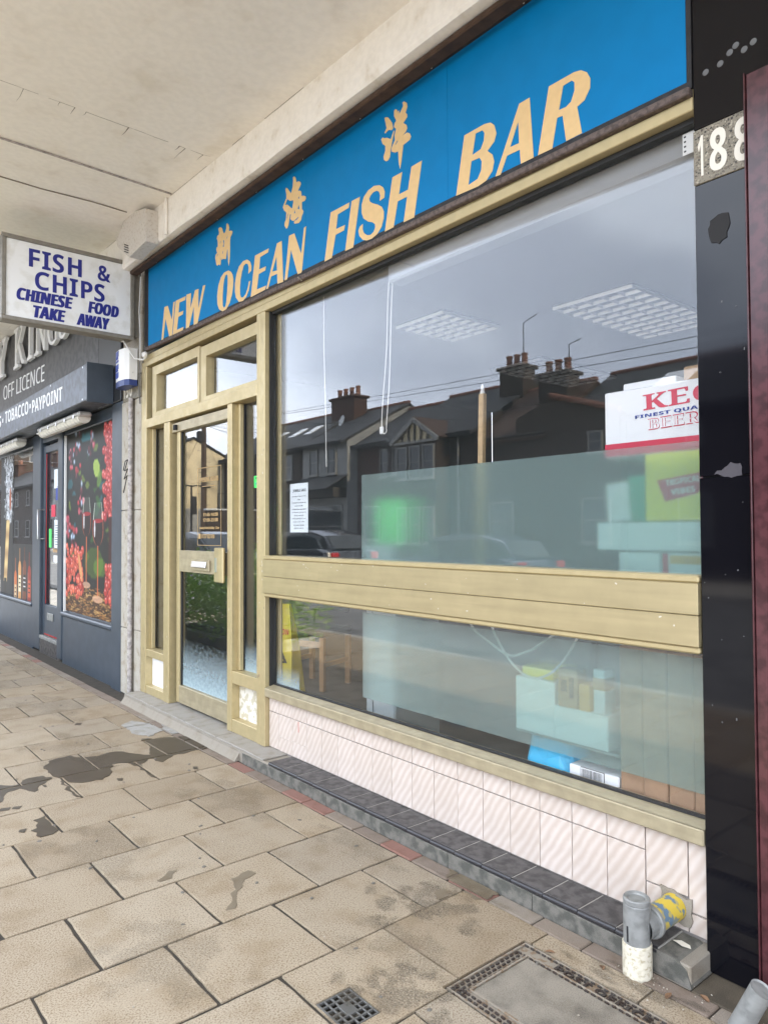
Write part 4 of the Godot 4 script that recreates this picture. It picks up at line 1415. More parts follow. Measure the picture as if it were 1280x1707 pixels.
	words(b, "lettering", "TOBACCO", M.letter_white, 1.13, 0.148, bo + Vector3(-9.25, 2.845, 0.2715), Vector3(0, 0, -0.022), true, false, 0.002)
	words(b, "lettering", "PAYPOINT", M.letter_white, 1.14, 0.142, bo + Vector3(-7.95, 2.805, 0.2715), Vector3(0, 0, -0.022), true, false, 0.002)
	for x in [-9.94, -8.605]:
		part(b, "dot", bb(Vector3(0.05, 0.05, 0.002), 0.0008), M.letter_white, bo + Vector3(x, 2.835, 0.2715))
	for x in [-9.2, -7.8, -6.75]:
		for y in [2.64, 2.935]:
			part(b, "fixing", bb(Vector3(0.016, 0.016, 0.004), 0.0015), M.steel, bo + Vector3(x, y, 0.271))
	# two weatherproof batten lamps
	var lamp := thing("batten_lamp", "grubby white batten lamp over the wine picture window", "lamp", Vector3(-7.87, 2.545, 0.13), "batten lamps under the blue box sign")
	part(lamp, "body", bb(Vector3(1.50, 0.05, 0.13), 0.015), M.lamp_body, Vector3(0, 0.025, 0))
	var dome := []
	for k in 9:
		var an := PI * k / 8.0
		dome.append(Vector2(0.062 * cos(an), -0.062 * sin(an)))
	part(lamp, "diffuser", prism(PackedVector2Array(dome), [], 1.44), M.lamp_lens, Vector3(0.72, 0.0, 0), Vector3(0, -PI / 2, 0))
	for k in 5:
		for sg in [-1.0, 1.0]:
			part(lamp, "clip", bb(Vector3(0.03, 0.035, 0.008), 0.002), M.steel, Vector3(-0.6 + 0.3 * k, 0.008, sg * 0.068))
	part(lamp, "feed_pipe", tube([Vector3(-0.75, 0.02, 0.0), Vector3(-1.0, 0.02, 0.0)], 0.011, 8), M.cable_white)
	part(lamp, "stem", tube([Vector3(-0.4, 0.04, 0.0), Vector3(-0.4, 0.08, 0.0)], 0.012, 8), M.cable_white)
	part(lamp, "stem", tube([Vector3(0.4, 0.04, 0.0), Vector3(0.4, 0.08, 0.0)], 0.012, 8), M.cable_white)
	var l2: Node3D = lamp.duplicate()
	l2.name = numbered("batten_lamp")
	add_child(l2)
	l2.position = Vector3(-10.35, 2.545, 0.13)
	tag(l2, "second batten lamp at the photo's left edge", "lamp", "batten lamps under the blue box sign")


# ---------------------------------------------------------------- prints on the neighbour's windows
func dab(im: Image, cx: float, cy: float, rx: float, ry: float, c: Color, a := 1.0, lean := 0.0) -> void:
	for j in range(maxi(0, int(cy - ry)), mini(im.get_height() - 1, int(cy + ry)) + 1):
		var dy := (j - cy) / ry
		var q := 1.0 - dy * dy
		if q <= 0.0:
			continue
		var hw := rx * sqrt(q)
		var mx := cx + lean * (j - cy)
		for i in range(maxi(0, int(mx - hw)), mini(im.get_width() - 1, int(mx + hw)) + 1):
			if a >= 1.0:
				im.set_pixel(i, j, c)
			else:
				im.set_pixel(i, j, im.get_pixel(i, j).lerp(c, a))


func grape(im: Image, x: float, y: float, r: float, c: Color) -> void:
	dab(im, x, y, r, r * 1.15, c.darkened(0.35))
	dab(im, x - r * 0.1, y - r * 0.1, r * 0.8, r * 0.92, c)
	dab(im, x - r * 0.3, y - r * 0.4, r * 0.28, r * 0.25, c.lightened(0.55), 0.8)


func goblet(im: Image, x: float, top: float, w: float, h: float) -> void:
	var bowl := h * 0.42
	# wine in the lower half of the bowl, pale glass above
	for j in int(bowl):
		var t := j / bowl
		var hw := w * (0.62 + 0.38 * sin(minf(t * 1.25, 1.0) * PI * 0.55)) if t < 0.62 else w * sqrt(maxf(0.0, 1.0 - pow((t - 0.62) / 0.38, 2.0)))
		for i in range(int(x - hw), int(x + hw) + 1):
			if i < 0 or i >= im.get_width():
				continue
			var u := absf(i - x) / maxf(hw, 1.0)
			if t > 0.42:
				im.set_pixel(i, int(top + j), Color(0.10, 0.015, 0.03) if u < 0.86 else Color(0.55, 0.25, 0.15))
			else:
				im.set_pixel(i, int(top + j), im.get_pixel(i, int(top + j)).lerp(Color(0.85, 0.88, 0.8), 0.75 if u > 0.86 else 0.22))
	dab(im, x, top + bowl * 0.42, w * 0.92, 5, Color(0.55, 0.08, 0.12))
	dab(im, x - w * 0.6, top + bowl * 0.6, w * 0.12, bowl * 0.2, Color(0.95, 0.95, 0.95), 0.8)
	im.fill_rect(Rect2i(int(x - 3), int(top + bowl), 6, int(h * 0.48)), Color(0.75, 0.35, 0.18))
	dab(im, x, top + h * 0.93, w * 0.95, h * 0.035, Color(0.8, 0.62, 0.5), 0.8)


func blurred(im: Image, k: int) -> void:
	var w := im.get_width()
	var h := im.get_height()
	im.resize(w / k, h / k, Image.INTERPOLATE_BILINEAR)
	im.resize(w, h, Image.INTERPOLATE_CUBIC)


func wine_print() -> ImageTexture:
	var w := 320
	var h := 448
	var r := RandomNumberGenerator.new()
	r.seed = 19
	var im := Image.create(w, h, false, Image.FORMAT_RGB8)
	im.fill(Color(0.045, 0.06, 0.07))
	for k in 90:
		var g := r.randf_range(0.02, 0.13)
		dab(im, r.randf() * w, r.randf_range(0, 330), r.randf_range(10, 45), r.randf_range(10, 40), Color(g * 0.7, g, g * 0.95), 0.5)
	for k in 30:
		dab(im, r.randf_range(20, 300), r.randf_range(10, 330), r.randf_range(5, 17), r.randf_range(5, 15), [Color(0.08, 0.36, 0.4), Color(0.42, 0.5, 0.16), Color(0.14, 0.34, 0.1), Color(0.05, 0.2, 0.12)][r.randi_range(0, 3)], 0.75, r.randf_range(-0.7, 0.7))
	dab(im, 215, 100, 20, 24, Color(0.62, 0.72, 0.3), 0.9, 0.3)
	dab(im, 235, 125, 14, 20, Color(0.35, 0.5, 0.14), 0.8, -0.4)
	dab(im, 150, 20, 40, 12, Color(0.1, 0.45, 0.5), 0.8, -0.6)
	dab(im, 200, 320, 60, 36, Color(0.26, 0.36, 0.08), 0.7)
	dab(im, 240, 330, 40, 22, Color(0.36, 0.5, 0.12), 0.6)
	for cl in [[40, 60, 12], [80, 30, 8], [180, 40, 9], [110, 175, 10], [20, 235, 14], [60, 265, 9], [95, 110, 6]]:
		for k in cl[2]:
			grape(im, cl[0] + r.randf_range(-20, 20), cl[1] + r.randf_range(-28, 28), r.randf_range(6, 9), [Color(0.62, 0.16, 0.2), Color(0.6, 0.66, 0.74), Color(0.7, 0.3, 0.35), Color(0.3, 0.09, 0.14)][r.randi_range(0, 3)])
	blurred(im, 6)
	for k in 110:
		grape(im, r.randf_range(268, 318) + 12 * sin(k * 0.4), 8 + k * 1.9, r.randf_range(8, 12), Color(0.62, 0.13, 0.16).lerp(Color(0.82, 0.34, 0.3), r.randf()))
	im.fill_rect(Rect2i(292, 215, 28, 150), Color(0.20, 0.05, 0.045))
	im.fill_rect(Rect2i(0, 392, w, 56), Color(0.25, 0.15, 0.08))
	for k in 900:
		var y := r.randf_range(378, 446)
		dab(im, r.randf_range(0, w), y, r.randf_range(3, 12), 1.4, [Color(0.55, 0.37, 0.18), Color(0.16, 0.09, 0.04), Color(0.7, 0.55, 0.34), Color(0.34, 0.2, 0.09)][r.randi_range(0, 3)], 1.0, r.randf_range(-3, 3))
	goblet(im, 150, 165, 30, 225)
	goblet(im, 226, 180, 35, 240)
	for k in 110:
		grape(im, 6 + r.randf() * 120, 330 + r.randf_range(-50, 60) + 0.2 * k, r.randf_range(7, 11), Color(0.66, 0.15, 0.13).lerp(Color(0.88, 0.42, 0.3), r.randf()))
	dab(im, 108, 335, 9, 34, Color(0.8, 0.58, 0.36), 0.9, 0.4)
	for k in 45:
		grape(im, 292 + r.randf_range(-18, 26), 365 + r.randf_range(-40, 45), r.randf_range(8, 11), Color(0.62, 0.14, 0.14).lerp(Color(0.85, 0.38, 0.3), r.randf()))
	blurred(im, 2)
	return ImageTexture.create_from_image(im)


func splash_print() -> ImageTexture:
	var r := RandomNumberGenerator.new()
	r.seed = 23
	var im := Image.create(160, 416, false, Image.FORMAT_RGB8)
	im.fill(Color(0.10, 0.115, 0.13))
	for k in 420:
		var y := r.randf_range(0, 200)
		dab(im, 105 + r.randfn(0.0, 20.0 + (200 - y) * 0.06), y, r.randf_range(1.5, 5), r.randf_range(1.5, 8), Color(0.86, 0.88, 0.9).darkened(r.randf() * 0.4))
	dab(im, 122, 130, 11, 34, Color(0.6, 0.3, 0.14))
	for k in 180:
		dab(im, 96 - k * 0.16, 195 + k, 20, 4, Color(0.66, 0.52, 0.34).lerp(Color(0.85, 0.74, 0.5), 0.5 + 0.5 * sin(k * 0.11)))
	for k in 50:
		dab(im, 68 - k * 0.1, 368 + k, 15, 3, Color(0.03, 0.03, 0.03))
	return ImageTexture.create_from_image(im)


func bottle_material() -> StandardMaterial3D:
	var im := Image.create(256, 160, false, Image.FORMAT_RGB8)
	im.fill(Color(0.10, 0.115, 0.13))
	var x := 18.0
	for b in [[Color(0.75, 0.38, 0.14), 30, 60, Color(0.8, 0.72, 0.55)], [Color(0.78, 0.55, 0.3), 34, 30, Color(0.85, 0.82, 0.7)], [Color(0.42, 0.2, 0.08), 38, 26, Color(0.05, 0.05, 0.05)], [Color(0.55, 0.14, 0.06), 34, 40, Color(0.75, 0.3, 0.15)]]:
		var w: int = b[1]
		var top: int = b[2]
		im.fill_rect(Rect2i(int(x + w * 0.35), top - 18, int(w * 0.3), 40), b[0].darkened(0.3))
		dab(im, x + w / 2.0, top + 45, w / 2.0, 26, b[0])
		im.fill_rect(Rect2i(int(x), top + 45, w, 160), b[0])
		im.fill_rect(Rect2i(int(x + 3), top + 62, w - 6, 48), b[3])
		for k in 3:
			im.fill_rect(Rect2i(int(x + 7), top + 70 + k * 12, w - 14, 4), b[0].darkened(0.6) if b[3].r > 0.4 else Color(0.8, 0.8, 0.8))
		im.fill_rect(Rect2i(int(x + 2), top + 40, 3, 110), b[0].lightened(0.4))
		x += w + 18
	var m := mat("bottle_print", Color(0.9, 0.9, 0.9), 0.5)
	m.albedo_texture = ImageTexture.create_from_image(im)
	return m


# ---------------------------------------------------------------- pipes and covers on the pavement
func build_street_fittings() -> void:
	var v := thing("vent_pipe", "grey metal elbow pipe on a white sleeve with a yellow and blue painted arm", "pipe", Vector3(-1.285, 0, 0.182))
	part(v, "sleeve", lathe([Vector2(0.046, -0.01), Vector2(0.046, 0.098), Vector2(0.044, 0.102), Vector2(0.040, 0.102)], 28), M.sleeve)
	part(v, "riser", lathe([Vector2(0.0425, 0.09), Vector2(0.0425, 0.222), Vector2(0.041, 0.226), Vector2(0.0425, 0.228), Vector2(0.0425, 0.240), Vector2(0.039, 0.244), Vector2(0.030, 0.241), Vector2(0.027, 0.237), Vector2(0.0, 0.237)], 28), M.galvanised)
	part(v, "strap_slot", bb(Vector3(0.006, 0.05, 0.006), 0.001), M.dark, Vector3(-0.008, 0.135, 0.041))
	part(v, "collar", lathe([Vector2(0.0, 0.0), Vector2(0.050, 0.0), Vector2(0.053, 0.004), Vector2(0.053, 0.016), Vector2(0.05, 0.02), Vector2(0.0, 0.02)], 26), M.galvanised, Vector3(0.012, 0.150, -0.048), Vector3(-PI / 2, 0, 0))
	part(v, "elbow", lathe([Vector2(0.044, 0.0), Vector2(0.044, 0.05)], 26), M.galvanised, Vector3(0.010, 0.150, 0.0), Vector3(-PI / 2, 0, 0))
	part(v, "painted_arm", lathe([Vector2(0.043, 0.0), Vector2(0.043, 0.155), Vector2(0.0, 0.155)], 26), M.arm_paint, Vector3(0.016, 0.150, -0.066), Vector3(-PI / 2, 0.0, 0))
	part(v, "broken_mortar", prism(rough_edge(PackedVector2Array([Vector2(-0.055, -0.05), Vector2(0.055, -0.05), Vector2(0.06, 0.04), Vector2(-0.05, 0.055)]), 0.02, 0.006, 3), [], 0.012), M.mortar, Vector3(0.018, 0.150, -0.216))
	var s := thing("pipe_stub", "short leaning grey pipe stub at the foot of the maroon panel", "pipe", Vector3(-0.955, 0, 0.17))
	part(s, "tube", tube([Vector3(-0.03, -0.05, 0.01), Vector3(0.05, 0.125, 0.0)], 0.031, 22), M.galvanised)
	part(s, "mouth", lathe([Vector2(0.0, -0.004), Vector2(0.026, -0.003), Vector2(0.031, 0.0015)], 22), M.galvanised, Vector3(0.0505, 0.1265, 0.0), Vector3(0, 0, -0.43))

	# inspection cover: iron frame with rows of studs, lettering on the far edge, concrete infill
	var c := thing("inspection_cover", "iron framed concrete telecom cover lettered POST OFFICE TEL", "manhole cover", Vector3(COVER.get_center().x, 0, COVER.get_center().y))
	var hx := COVER.size.x / 2.0
	var hz := COVER.size.y / 2.0
	span(c, "frame", M.iron_bed, Vector3(-hx, -0.05, -hz), Vector3(hx, -0.007, hz), 0.003)
	span(c, "infill", M.infill, Vector3(-hx + 0.066, -0.05, -hz + 0.070), Vector3(hx - 0.06, -0.002, hz - 0.055), 0.003)
	for rim in [0.006, 0.055]:
		var y0 := -0.0065
		span(c, "rim", M.iron_bed, Vector3(-hx + rim, y0, -hz + rim), Vector3(hx - rim, 0.0, -hz + rim + 0.007), 0.001)
		span(c, "rim", M.iron_bed, Vector3(-hx + rim, y0, hz - rim - 0.007), Vector3(hx - rim, 0.0, hz - rim), 0.001)
		span(c, "rim", M.iron_bed, Vector3(-hx + rim, y0, -hz + rim + 0.008), Vector3(-hx + rim + 0.007, 0.0, hz - rim - 0.008), 0.001)
	for row in 3:
		var inset := 0.018 + row * 0.0165
		var zz := -hz + 0.075
		while zz < hz - 0.01:
			part(c, "stud", bb(Vector3(0.008, 0.006, 0.015), 0.0015), M.iron, Vector3(-hx + inset + 0.004, -0.0035, zz + (0.011 if row % 2 else 0.0)))
			zz += 0.0235
		if row < 2:
			var xx := -hx + 0.02
			while xx < hx:
				part(c, "stud", bb(Vector3(0.015, 0.006, 0.008), 0.0015), M.iron, Vector3(xx, -0.0035, hz - inset - 0.004))
				xx += 0.0235
	var xx2 := -hx + 0.02
	while xx2 < hx - 0.02:
		part(c, "stud", bb(Vector3(0.015, 0.006, 0.006), 0.0015), M.iron, Vector3(xx2, -0.0035, -hz + 0.0165))
		part(c, "stud", bb(Vector3(0.015, 0.006, 0.006), 0.0015), M.iron, Vector3(xx2 + 0.01, -0.0035, -hz + 0.0655))
		xx2 += 0.024
	words(c, "lettering", "POST OFFICE-TEL", M.iron, 0.45, 0.026, Vector3(-0.005, -0.0035, -hz + 0.040), Vector3(-PI / 2, 0, 0), true, false, 0.006)

	var g := thing("drain_grate", "small square iron drain grate set in the paving", "drain grate", Vector3(GRATE.get_center().x, 0, GRATE.get_center().y))
	var gx := GRATE.size.x / 2.0
	var gz := GRATE.size.y / 2.0
	span(g, "pit_floor", M.joint, Vector3(-gx, -0.21, -gz), Vector3(gx, -0.18, gz), 0.001)
	for k in 7:
		var t := lerpf(-1.0, 1.0, k / 6.0)
		part(g, "bar", bb(Vector3(0.006, 0.008, gz * 2.0), 0.001), M.iron_worn, Vector3(t * (gx - 0.003), -0.0045, 0))
	for k in 6:
		var t := lerpf(-1.0, 1.0, k / 5.0)
		part(g, "bar", bb(Vector3(gx * 2.0, 0.006, 0.006), 0.001), M.iron_worn, Vector3(0, -0.0042, t * (gz - 0.003)))
	span(g, "centre_plate", M.iron_worn, Vector3(-0.025, -0.0075, -0.02), Vector3(0.025, 0.0008, 0.02), 0.001)


# ---------------------------------------------------------------- inside the fish bar
func build_shop_inside() -> void:
	var r := thing("shop_room", "dim interior of the closed fish bar behind the glass", "room", Vector3(-3.5, 0, -2.6))
	var o := Vector3(3.5, 0, 2.6)
	span(r, "floor", M.floor_tile, o + Vector3(-6.5, -0.06, -5.0), o + Vector3(-1.0, 0.05, -0.15))
	span(r, "ceiling", M.inside_ceiling, o + Vector3(-6.5, 3.03, -5.0), o + Vector3(-1.0, 3.10, -0.12))
	span(r, "back_wall", M.inside_wall, o + Vector3(-6.5, 0.0, -5.1), o + Vector3(-1.0, 3.1, -5.0))
	span(r, "side_wall", M.inside_wall, o + Vector3(-6.6, 0.0, -5.0), o + Vector3(-6.5, 3.1, -0.15))
	span(r, "side_wall", M.inside_wall, o + Vector3(-1.0, 0.0, -5.0), o + Vector3(-0.9, 3.1, -0.15))
	span(r, "lintel", M.inside_wall, o + Vector3(-6.1, 2.94, -0.35), o + Vector3(-1.0, 3.7, -0.11))
	span(r, "doorway", M.timber_dark, o + Vector3(-4.4, 0.05, -4.99), o + Vector3(-3.5, 2.1, -4.95))

	# recessed louvre light fittings, switched off
	var spots := [[-3.91, -1.59, 0.52, 0.60, 4, 6, "unlit louvred ceiling light nearest the middle of the window"], [-2.80, -2.45, 0.62, 1.20, 5, 10, "unlit louvred ceiling light high at the window's right"], [-4.40, -3.60, 0.60, 1.25, 5, 10, "unlit louvred ceiling light farthest back in the shop"]]
	for s in spots:
		var l := thing("louvre_light", s[6], "ceiling light", Vector3(s[0], 3.0, s[1]), "louvred lights in the shop ceiling")
		var hx: float = s[2] / 2.0
		var hz: float = s[3] / 2.0
		span(l, "tray", M.louvre_tray, Vector3(-hx, 0.012, -hz), Vector3(hx, 0.028, hz), 0.002)
		for k in s[4] + 1:
			var x := lerpf(-hx, hx, float(k) / s[4])
			part(l, "long_blade", blade(hz * 2.0, 0.016), M.louvre, Vector3(x, -0.010, 0), Vector3(0, 0, 0))
		for k in s[5] + 1:
			var z := lerpf(-hz, hz, float(k) / s[5])
			part(l, "cross_blade", blade(hx * 2.0, 0.022), M.louvre, Vector3(0, -0.009, z), Vector3(0, PI / 2, 0))

	# cartons stacked on a shelf at the right of the window
	var sh := thing("display_shelf", "shelf rack behind the frosted window holding stacked cartons", "shelf", Vector3(-1.40, 0.05, -0.42))
	span(sh, "board", M.counter, Vector3(-0.40, 0.93, -0.22), Vector3(0.33, 0.955, 0.26))
	span(sh, "board", M.counter, Vector3(-0.63, 0.519, -0.02), Vector3(-0.125, 0.5305, 0.31))
	for x in [-0.61, -0.14]:
		span(sh, "upright", M.dark, Vector3(x - 0.008, 0, 0.0), Vector3(x + 0.008, 0.518, 0.016))
	for x in [-0.38, 0.31]:
		for z in [-0.2, 0.08]:
			span(sh, "leg", M.dark, Vector3(x - 0.012, 0, z - 0.012), Vector3(x + 0.012, 0.93, z + 0.012))
	var keo := carton("beer_carton", "white beer carton with red lettering on top of the stack", -1.395, 1.715, -0.34, 0.48, 0.262, 0.26, M.card_white, "stacked cartons in the window")
	var zf := 0.1315
	part(keo, "red_band", bb(Vector3(0.478, 0.05, 0.002), 0.0005), M.card_red, Vector3(0, 0.030, zf))
	words(keo, "lettering", "KEO", M.card_red, 0.29, 0.062, Vector3(0.075, 0.205, zf), Vector3(0, 0, 0.03), true, true)
	words(keo, "lettering", "FINEST QUALITY", M.print_blue, 0.34, 0.016, Vector3(0.065, 0.153, zf), Vector3(0, 0, 0.03), true)
	words(keo, "lettering", "BEER", M.card_red, 0.20, 0.044, Vector3(0.05, 0.118, zf), Vector3(0, 0, 0.03), true, true)
	words(keo, "lettering_inner", "BEER", M.card_white, 0.194, 0.037, Vector3(0.05, 0.118, zf + 0.0008), Vector3(0, 0, 0.03), false, true)
	carton("flat_carton", "flat white tray lying on the beer carton", -1.46, 1.978, -0.34, 0.22, 0.03, 0.2, M.card_white, "stacked cartons in the window")
	carton("small_carton", "small brown and white carton on the beer carton at the pillar", -1.25, 1.978, -0.34, 0.14, 0.055, 0.2, M.card_brown, "stacked cartons in the window")
	var yc := carton("yellow_carton", "yellow carton with a red flag print behind the frosted film", -1.30, 1.462, -0.30, 0.28, 0.25, 0.26, M.card_yellow, "stacked cartons in the window")
	part(yc, "red_flag", prism(PackedVector2Array([Vector2(-0.09, 0.05), Vector2(0.11, 0.075), Vector2(0.11, 0.03), Vector2(0.06, -0.005), Vector2(-0.06, -0.03)]), [], 0.002), M.card_red, Vector3(0.0, 0.10, 0.131))
	words(yc, "lettering", "TROPICAL", M.card_white, 0.13, 0.022, Vector3(0.01, 0.144, 0.1335), Vector3(0, 0, 0.1))
	words(yc, "lettering", "VIBES", M.card_white, 0.09, 0.022, Vector3(0.01, 0.108, 0.1335), Vector3(0, 0, 0.1))
	carton("green_carton", "green carton beside the yellow one behind the film", -1.50, 1.462, -0.36, 0.13, 0.18, 0.2, M.card_green, "stacked cartons in the window")
	var wc := carton("white_carton", "tall white carton leaning against the green one", -1.60, 1.464, -0.26, 0.10, 0.155, 0.03, M.card_white, "stacked cartons in the window")
	wc.rotation = Vector3(-0.08, 0, 0.10)
	carton("foam_box", "long white foam box under the yellow carton", -1.40, 1.350, -0.33, 0.50, 0.108, 0.32, M.card_white, "stacked cartons in the window")
	carton("foam_box", "white box at the bottom left of the raised stack", -1.47, 1.008, -0.30, 0.17, 0.335, 0.26, M.card_white, "stacked cartons in the window")
	var rb := carton("red_edged_carton", "white carton with red and orange edges beside the bottom white box", -1.255, 1.008, -0.30, 0.24, 0.335, 0.26, M.card_white, "stacked cartons in the window")
	part(rb, "red_edge", bb(Vector3(0.022, 0.33, 0.002), 0.0005), M.card_red, Vector3(-0.107, 0.168, 0.131))
	part(rb, "orange_edge", bb(Vector3(0.2, 0.03, 0.002), 0.0005), M.card_orange, Vector3(0.01, 0.312, 0.131))
	# low pile
	var grp := "low pile of cartons behind the window"
	carton("open_carton", "white open carton with yellow flaps in the low pile", -1.918, 0.581, -0.205, 0.205, 0.225, 0.2, M.card_white, grp)
	carton("yellow_flap", "yellow card folded into the open white carton", -1.92, 0.807, -0.205, 0.16, 0.04, 0.16, M.card_yellow, grp)
	var bs := carton("brown_carton", "brown stock carton standing upright with black print", -1.755, 0.716, -0.142, 0.095, 0.152, 0.07, M.card_brown, grp)
	words(bs, "lettering", "SUN", M.ink, 0.045, 0.03, Vector3(-0.016, 0.085, 0.036), Vector3(0, 0, PI / 2))
	words(bs, "lettering", "NOODLES", M.ink, 0.08, 0.022, Vector3(0.02, 0.082, 0.036), Vector3(0, 0, PI / 2))
	carton("orange_carton", "narrow orange carton beside the brown stock carton", -1.677, 0.716, -0.142, 0.05, 0.105, 0.07, M.card_orange, grp)
	var sl := carton("slim_carton", "slim white carton with a brown top in the low pile", -1.615, 0.716, -0.15, 0.05, 0.17, 0.07, M.paper, grp)
	part(sl, "brown_top", bb(Vector3(0.051, 0.05, 0.071), 0.002), M.card_brown, Vector3(0, 0.115, 0))
	carton("tray_carton", "wide white tray box under the upright cartons", -1.694, 0.581, -0.18, 0.247, 0.135, 0.15, M.card_white, grp)
	var bag := thing("blue_bag", "crumpled bright blue plastic bag at the foot of the low pile", "bag", Vector3(-1.874, 0.05, -0.215), grp)
	part(bag, "sack", crumple(Vector3(0.245, 0.51, 0.2)), M.bag_blue, Vector3(0, 0.255, 0))
	var bc := carton("barcode_carton", "white carton with a large barcode beside the blue bag", -1.640, 0.05, -0.21, 0.224, 0.445, 0.2, M.card_white, grp)
	part(bc, "barcode_frame", bb(Vector3(0.108, 0.046, 0.001), 0.0003), M.ink, Vector3(-0.004, 0.424, 0.101))
	part(bc, "barcode_field", bb(Vector3(0.102, 0.040, 0.001), 0.0003), M.card_white, Vector3(-0.004, 0.424, 0.102))
	for k in 22:
		part(bc, "barcode_line", bb(Vector3(rng.randf_range(0.001, 0.003), 0.034, 0.0006), 0.0002), M.ink, Vector3(-0.004 - 0.045 + 0.0042 * k, 0.424, 0.1030))
	# timber partition at the right
	var tp := thing("timber_partition", "brown boarded partition behind the right of the low window", "partition", Vector3(-1.33, 0.05, -0.13))
	for k in 4:
		span(tp, "board", M.partition, Vector3(-0.19 + 0.096 * k, 0, 0.0), Vector3(-0.19 + 0.096 * k + 0.093, 0.945, 0.022 + 0.003 * (k % 2)), 0.004)
	# white cables looping below the middle rail
	var c1 := thing("looped_cable", "white cable hanging in a shallow loop below the middle rail", "cable", Vector3(-2.05, 1.02, -0.13), "white cables behind the lower window")
	part(c1, "cable", tube([Vector3(-0.28, 0.0, 0), Vector3(-0.22, -0.06, 0), Vector3(-0.05, -0.135, 0), Vector3(0.0, -0.14, 0), Vector3(0.1, -0.10, 0), Vector3(0.25, 0.0, 0)], 0.005, 8), M.cable_white)
	var c2 := thing("looped_cable", "white cable hanging in a deep round loop below the middle rail", "cable", Vector3(-1.98, 1.02, -0.12), "white cables behind the lower window")
	part(c2, "cable", tube(curve(Vector3(-0.2, 0.0, 0), Vector3(0.28, 0.0, 0), 0.215, 16), 0.005, 8), M.cable_white)
	# green box and white cabinet behind the film at the left
	var cab := thing("white_cabinet", "pale cabinet standing behind the left end of the frosted film", "cabinet", Vector3(-3.28, 0.05, -0.58))
	span(cab, "body", M.cabinet, Vector3(-0.17, 0, -0.2), Vector3(0.10, 1.30, 0.17), 0.01)
	span(cab, "door_edge", M.counter, Vector3(-0.1, 0.1, 0.171), Vector3(-0.095, 1.25, 0.176), 0.001)
	carton("green_box", "bright green box standing on the pale cabinet", -3.30, 1.351, -0.56, 0.26, 0.27, 0.16, M.bright_green)
	# counter across the room
	var ct := thing("shop_counter", "grey shop counter across the back of the room", "counter", Vector3(-2.4, 0.05, -2.4))
	span(ct, "front", M.counter, Vector3(-1.2, 0, -0.3), Vector3(1.3, 0.95, 0.0), 0.01)
	span(ct, "top", M.steel, Vector3(-1.25, 0.952, -0.6), Vector3(1.35, 0.99, 0.05), 0.008)
	# pole standing in the window
	var pole := thing("timber_pole", "pale timber pole with a white tip standing in the window", "pole", Vector3(-2.50, 1.051, -0.42))
	part(pole, "shaft", bb(Vector3(0.034, 1.08, 0.03), 0.004), M.stick_wood, Vector3(0, 0.54, 0), Vector3(0, 0, -0.03))
	part(pole, "tip", lathe([Vector2(0.0, 0.06), Vector2(0.006, 0.05), Vector2(0.014, 0.0), Vector2(0.0, 0.0)], 10), M.white_plastic, Vector3(0.016, 1.075, 0))
	# blind cords
	var bc1 := thing("pull_cord", "single thin white blind cord hanging at the window's left", "cord", Vector3(-3.48, 2.83, -0.13), "blind cords")
	part(bc1, "cord", tube([Vector3(-0.005, 0, 0), Vector3(0.0, -0.3, 0.003), Vector3(0.012, -0.7, 0), Vector3(0.018, -1.02, 0)], 0.0028, 6), M.cable_white)
	var bc2 := thing("bead_chain", "looped white bead chain of the roller blind", "cord", Vector3(-2.87, 2.83, -0.13), "blind cords")
	var loop := []
	for k in 21:
		var t := k / 20.0
		loop.append(Vector3(-0.075 * t, -0.86 * t, 0.004 * sin(t * 9.0)))
	for k in 9:
		var an := PI * k / 8.0
		loop.append(Vector3(-0.055 - 0.02 * cos(an), -0.862 - 0.02 * sin(an), 0))
	for k in 21:
		var t := 1.0 - k / 20.0
		loop.append(Vector3(0.03 - 0.065 * t, -0.86 * t, 0.004 * sin(t * 7.0)))
	part(bc2, "chain", tube(loop, 0.003, 6), M.cable_white)
	part(bc2, "weight", bb(Vector3(0.03, 0.04, 0.012), 0.004), M.white_plastic, Vector3(-0.075, -0.862, 0))
	# wet floor sign and chair
	var wf := thing("wet_floor_sign", "yellow folding wet floor sign just inside the window", "floor sign", Vector3(-4.50, 0.05, -0.46))
	var leaf := PackedVector2Array([Vector2(-0.15, 0.0), Vector2(-0.10, 0.02), Vector2(0.10, 0.02), Vector2(0.15, 0.0), Vector2(0.12, 0.55), Vector2(0.075, 0.86), Vector2(-0.075, 0.86), Vector2(-0.12, 0.55)])
	for sg in [1.0, -1.0]:
		var lf := part(wf, "leaf", prism(leaf, [], 0.012), M.hazard_yellow, Vector3(0, 0, 0.13 * sg), Vector3(-0.14 * sg, 0.0, 0))
		if sg > 0:
			words(lf, "lettering", "CAUTION", M.card_red, 0.17, 0.04, Vector3(0, 0.66, 0.0135))
			part(lf, "triangle", prism(PackedVector2Array([Vector2(-0.09, 0), Vector2(0.09, 0), Vector2(0, 0.16)]), [PackedVector2Array([Vector2(-0.06, 0.015), Vector2(0.06, 0.015), Vector2(0, 0.125)])], 0.002), M.ink, Vector3(0, 0.44, 0.0122))
			words(lf, "lettering", "WET", M.ink, 0.12, 0.05, Vector3(0, 0.36, 0.0135))
			words(lf, "lettering", "FLOOR", M.ink, 0.16, 0.05, Vector3(0, 0.28, 0.0135))
	wf.rotation.y = 0.5
	var ch := thing("wooden_chair", "beech legged chair with dark upholstery inside the shop", "chair", Vector3(-5.35, 0.05, -1.35))
	ch.rotation.y = 0.35
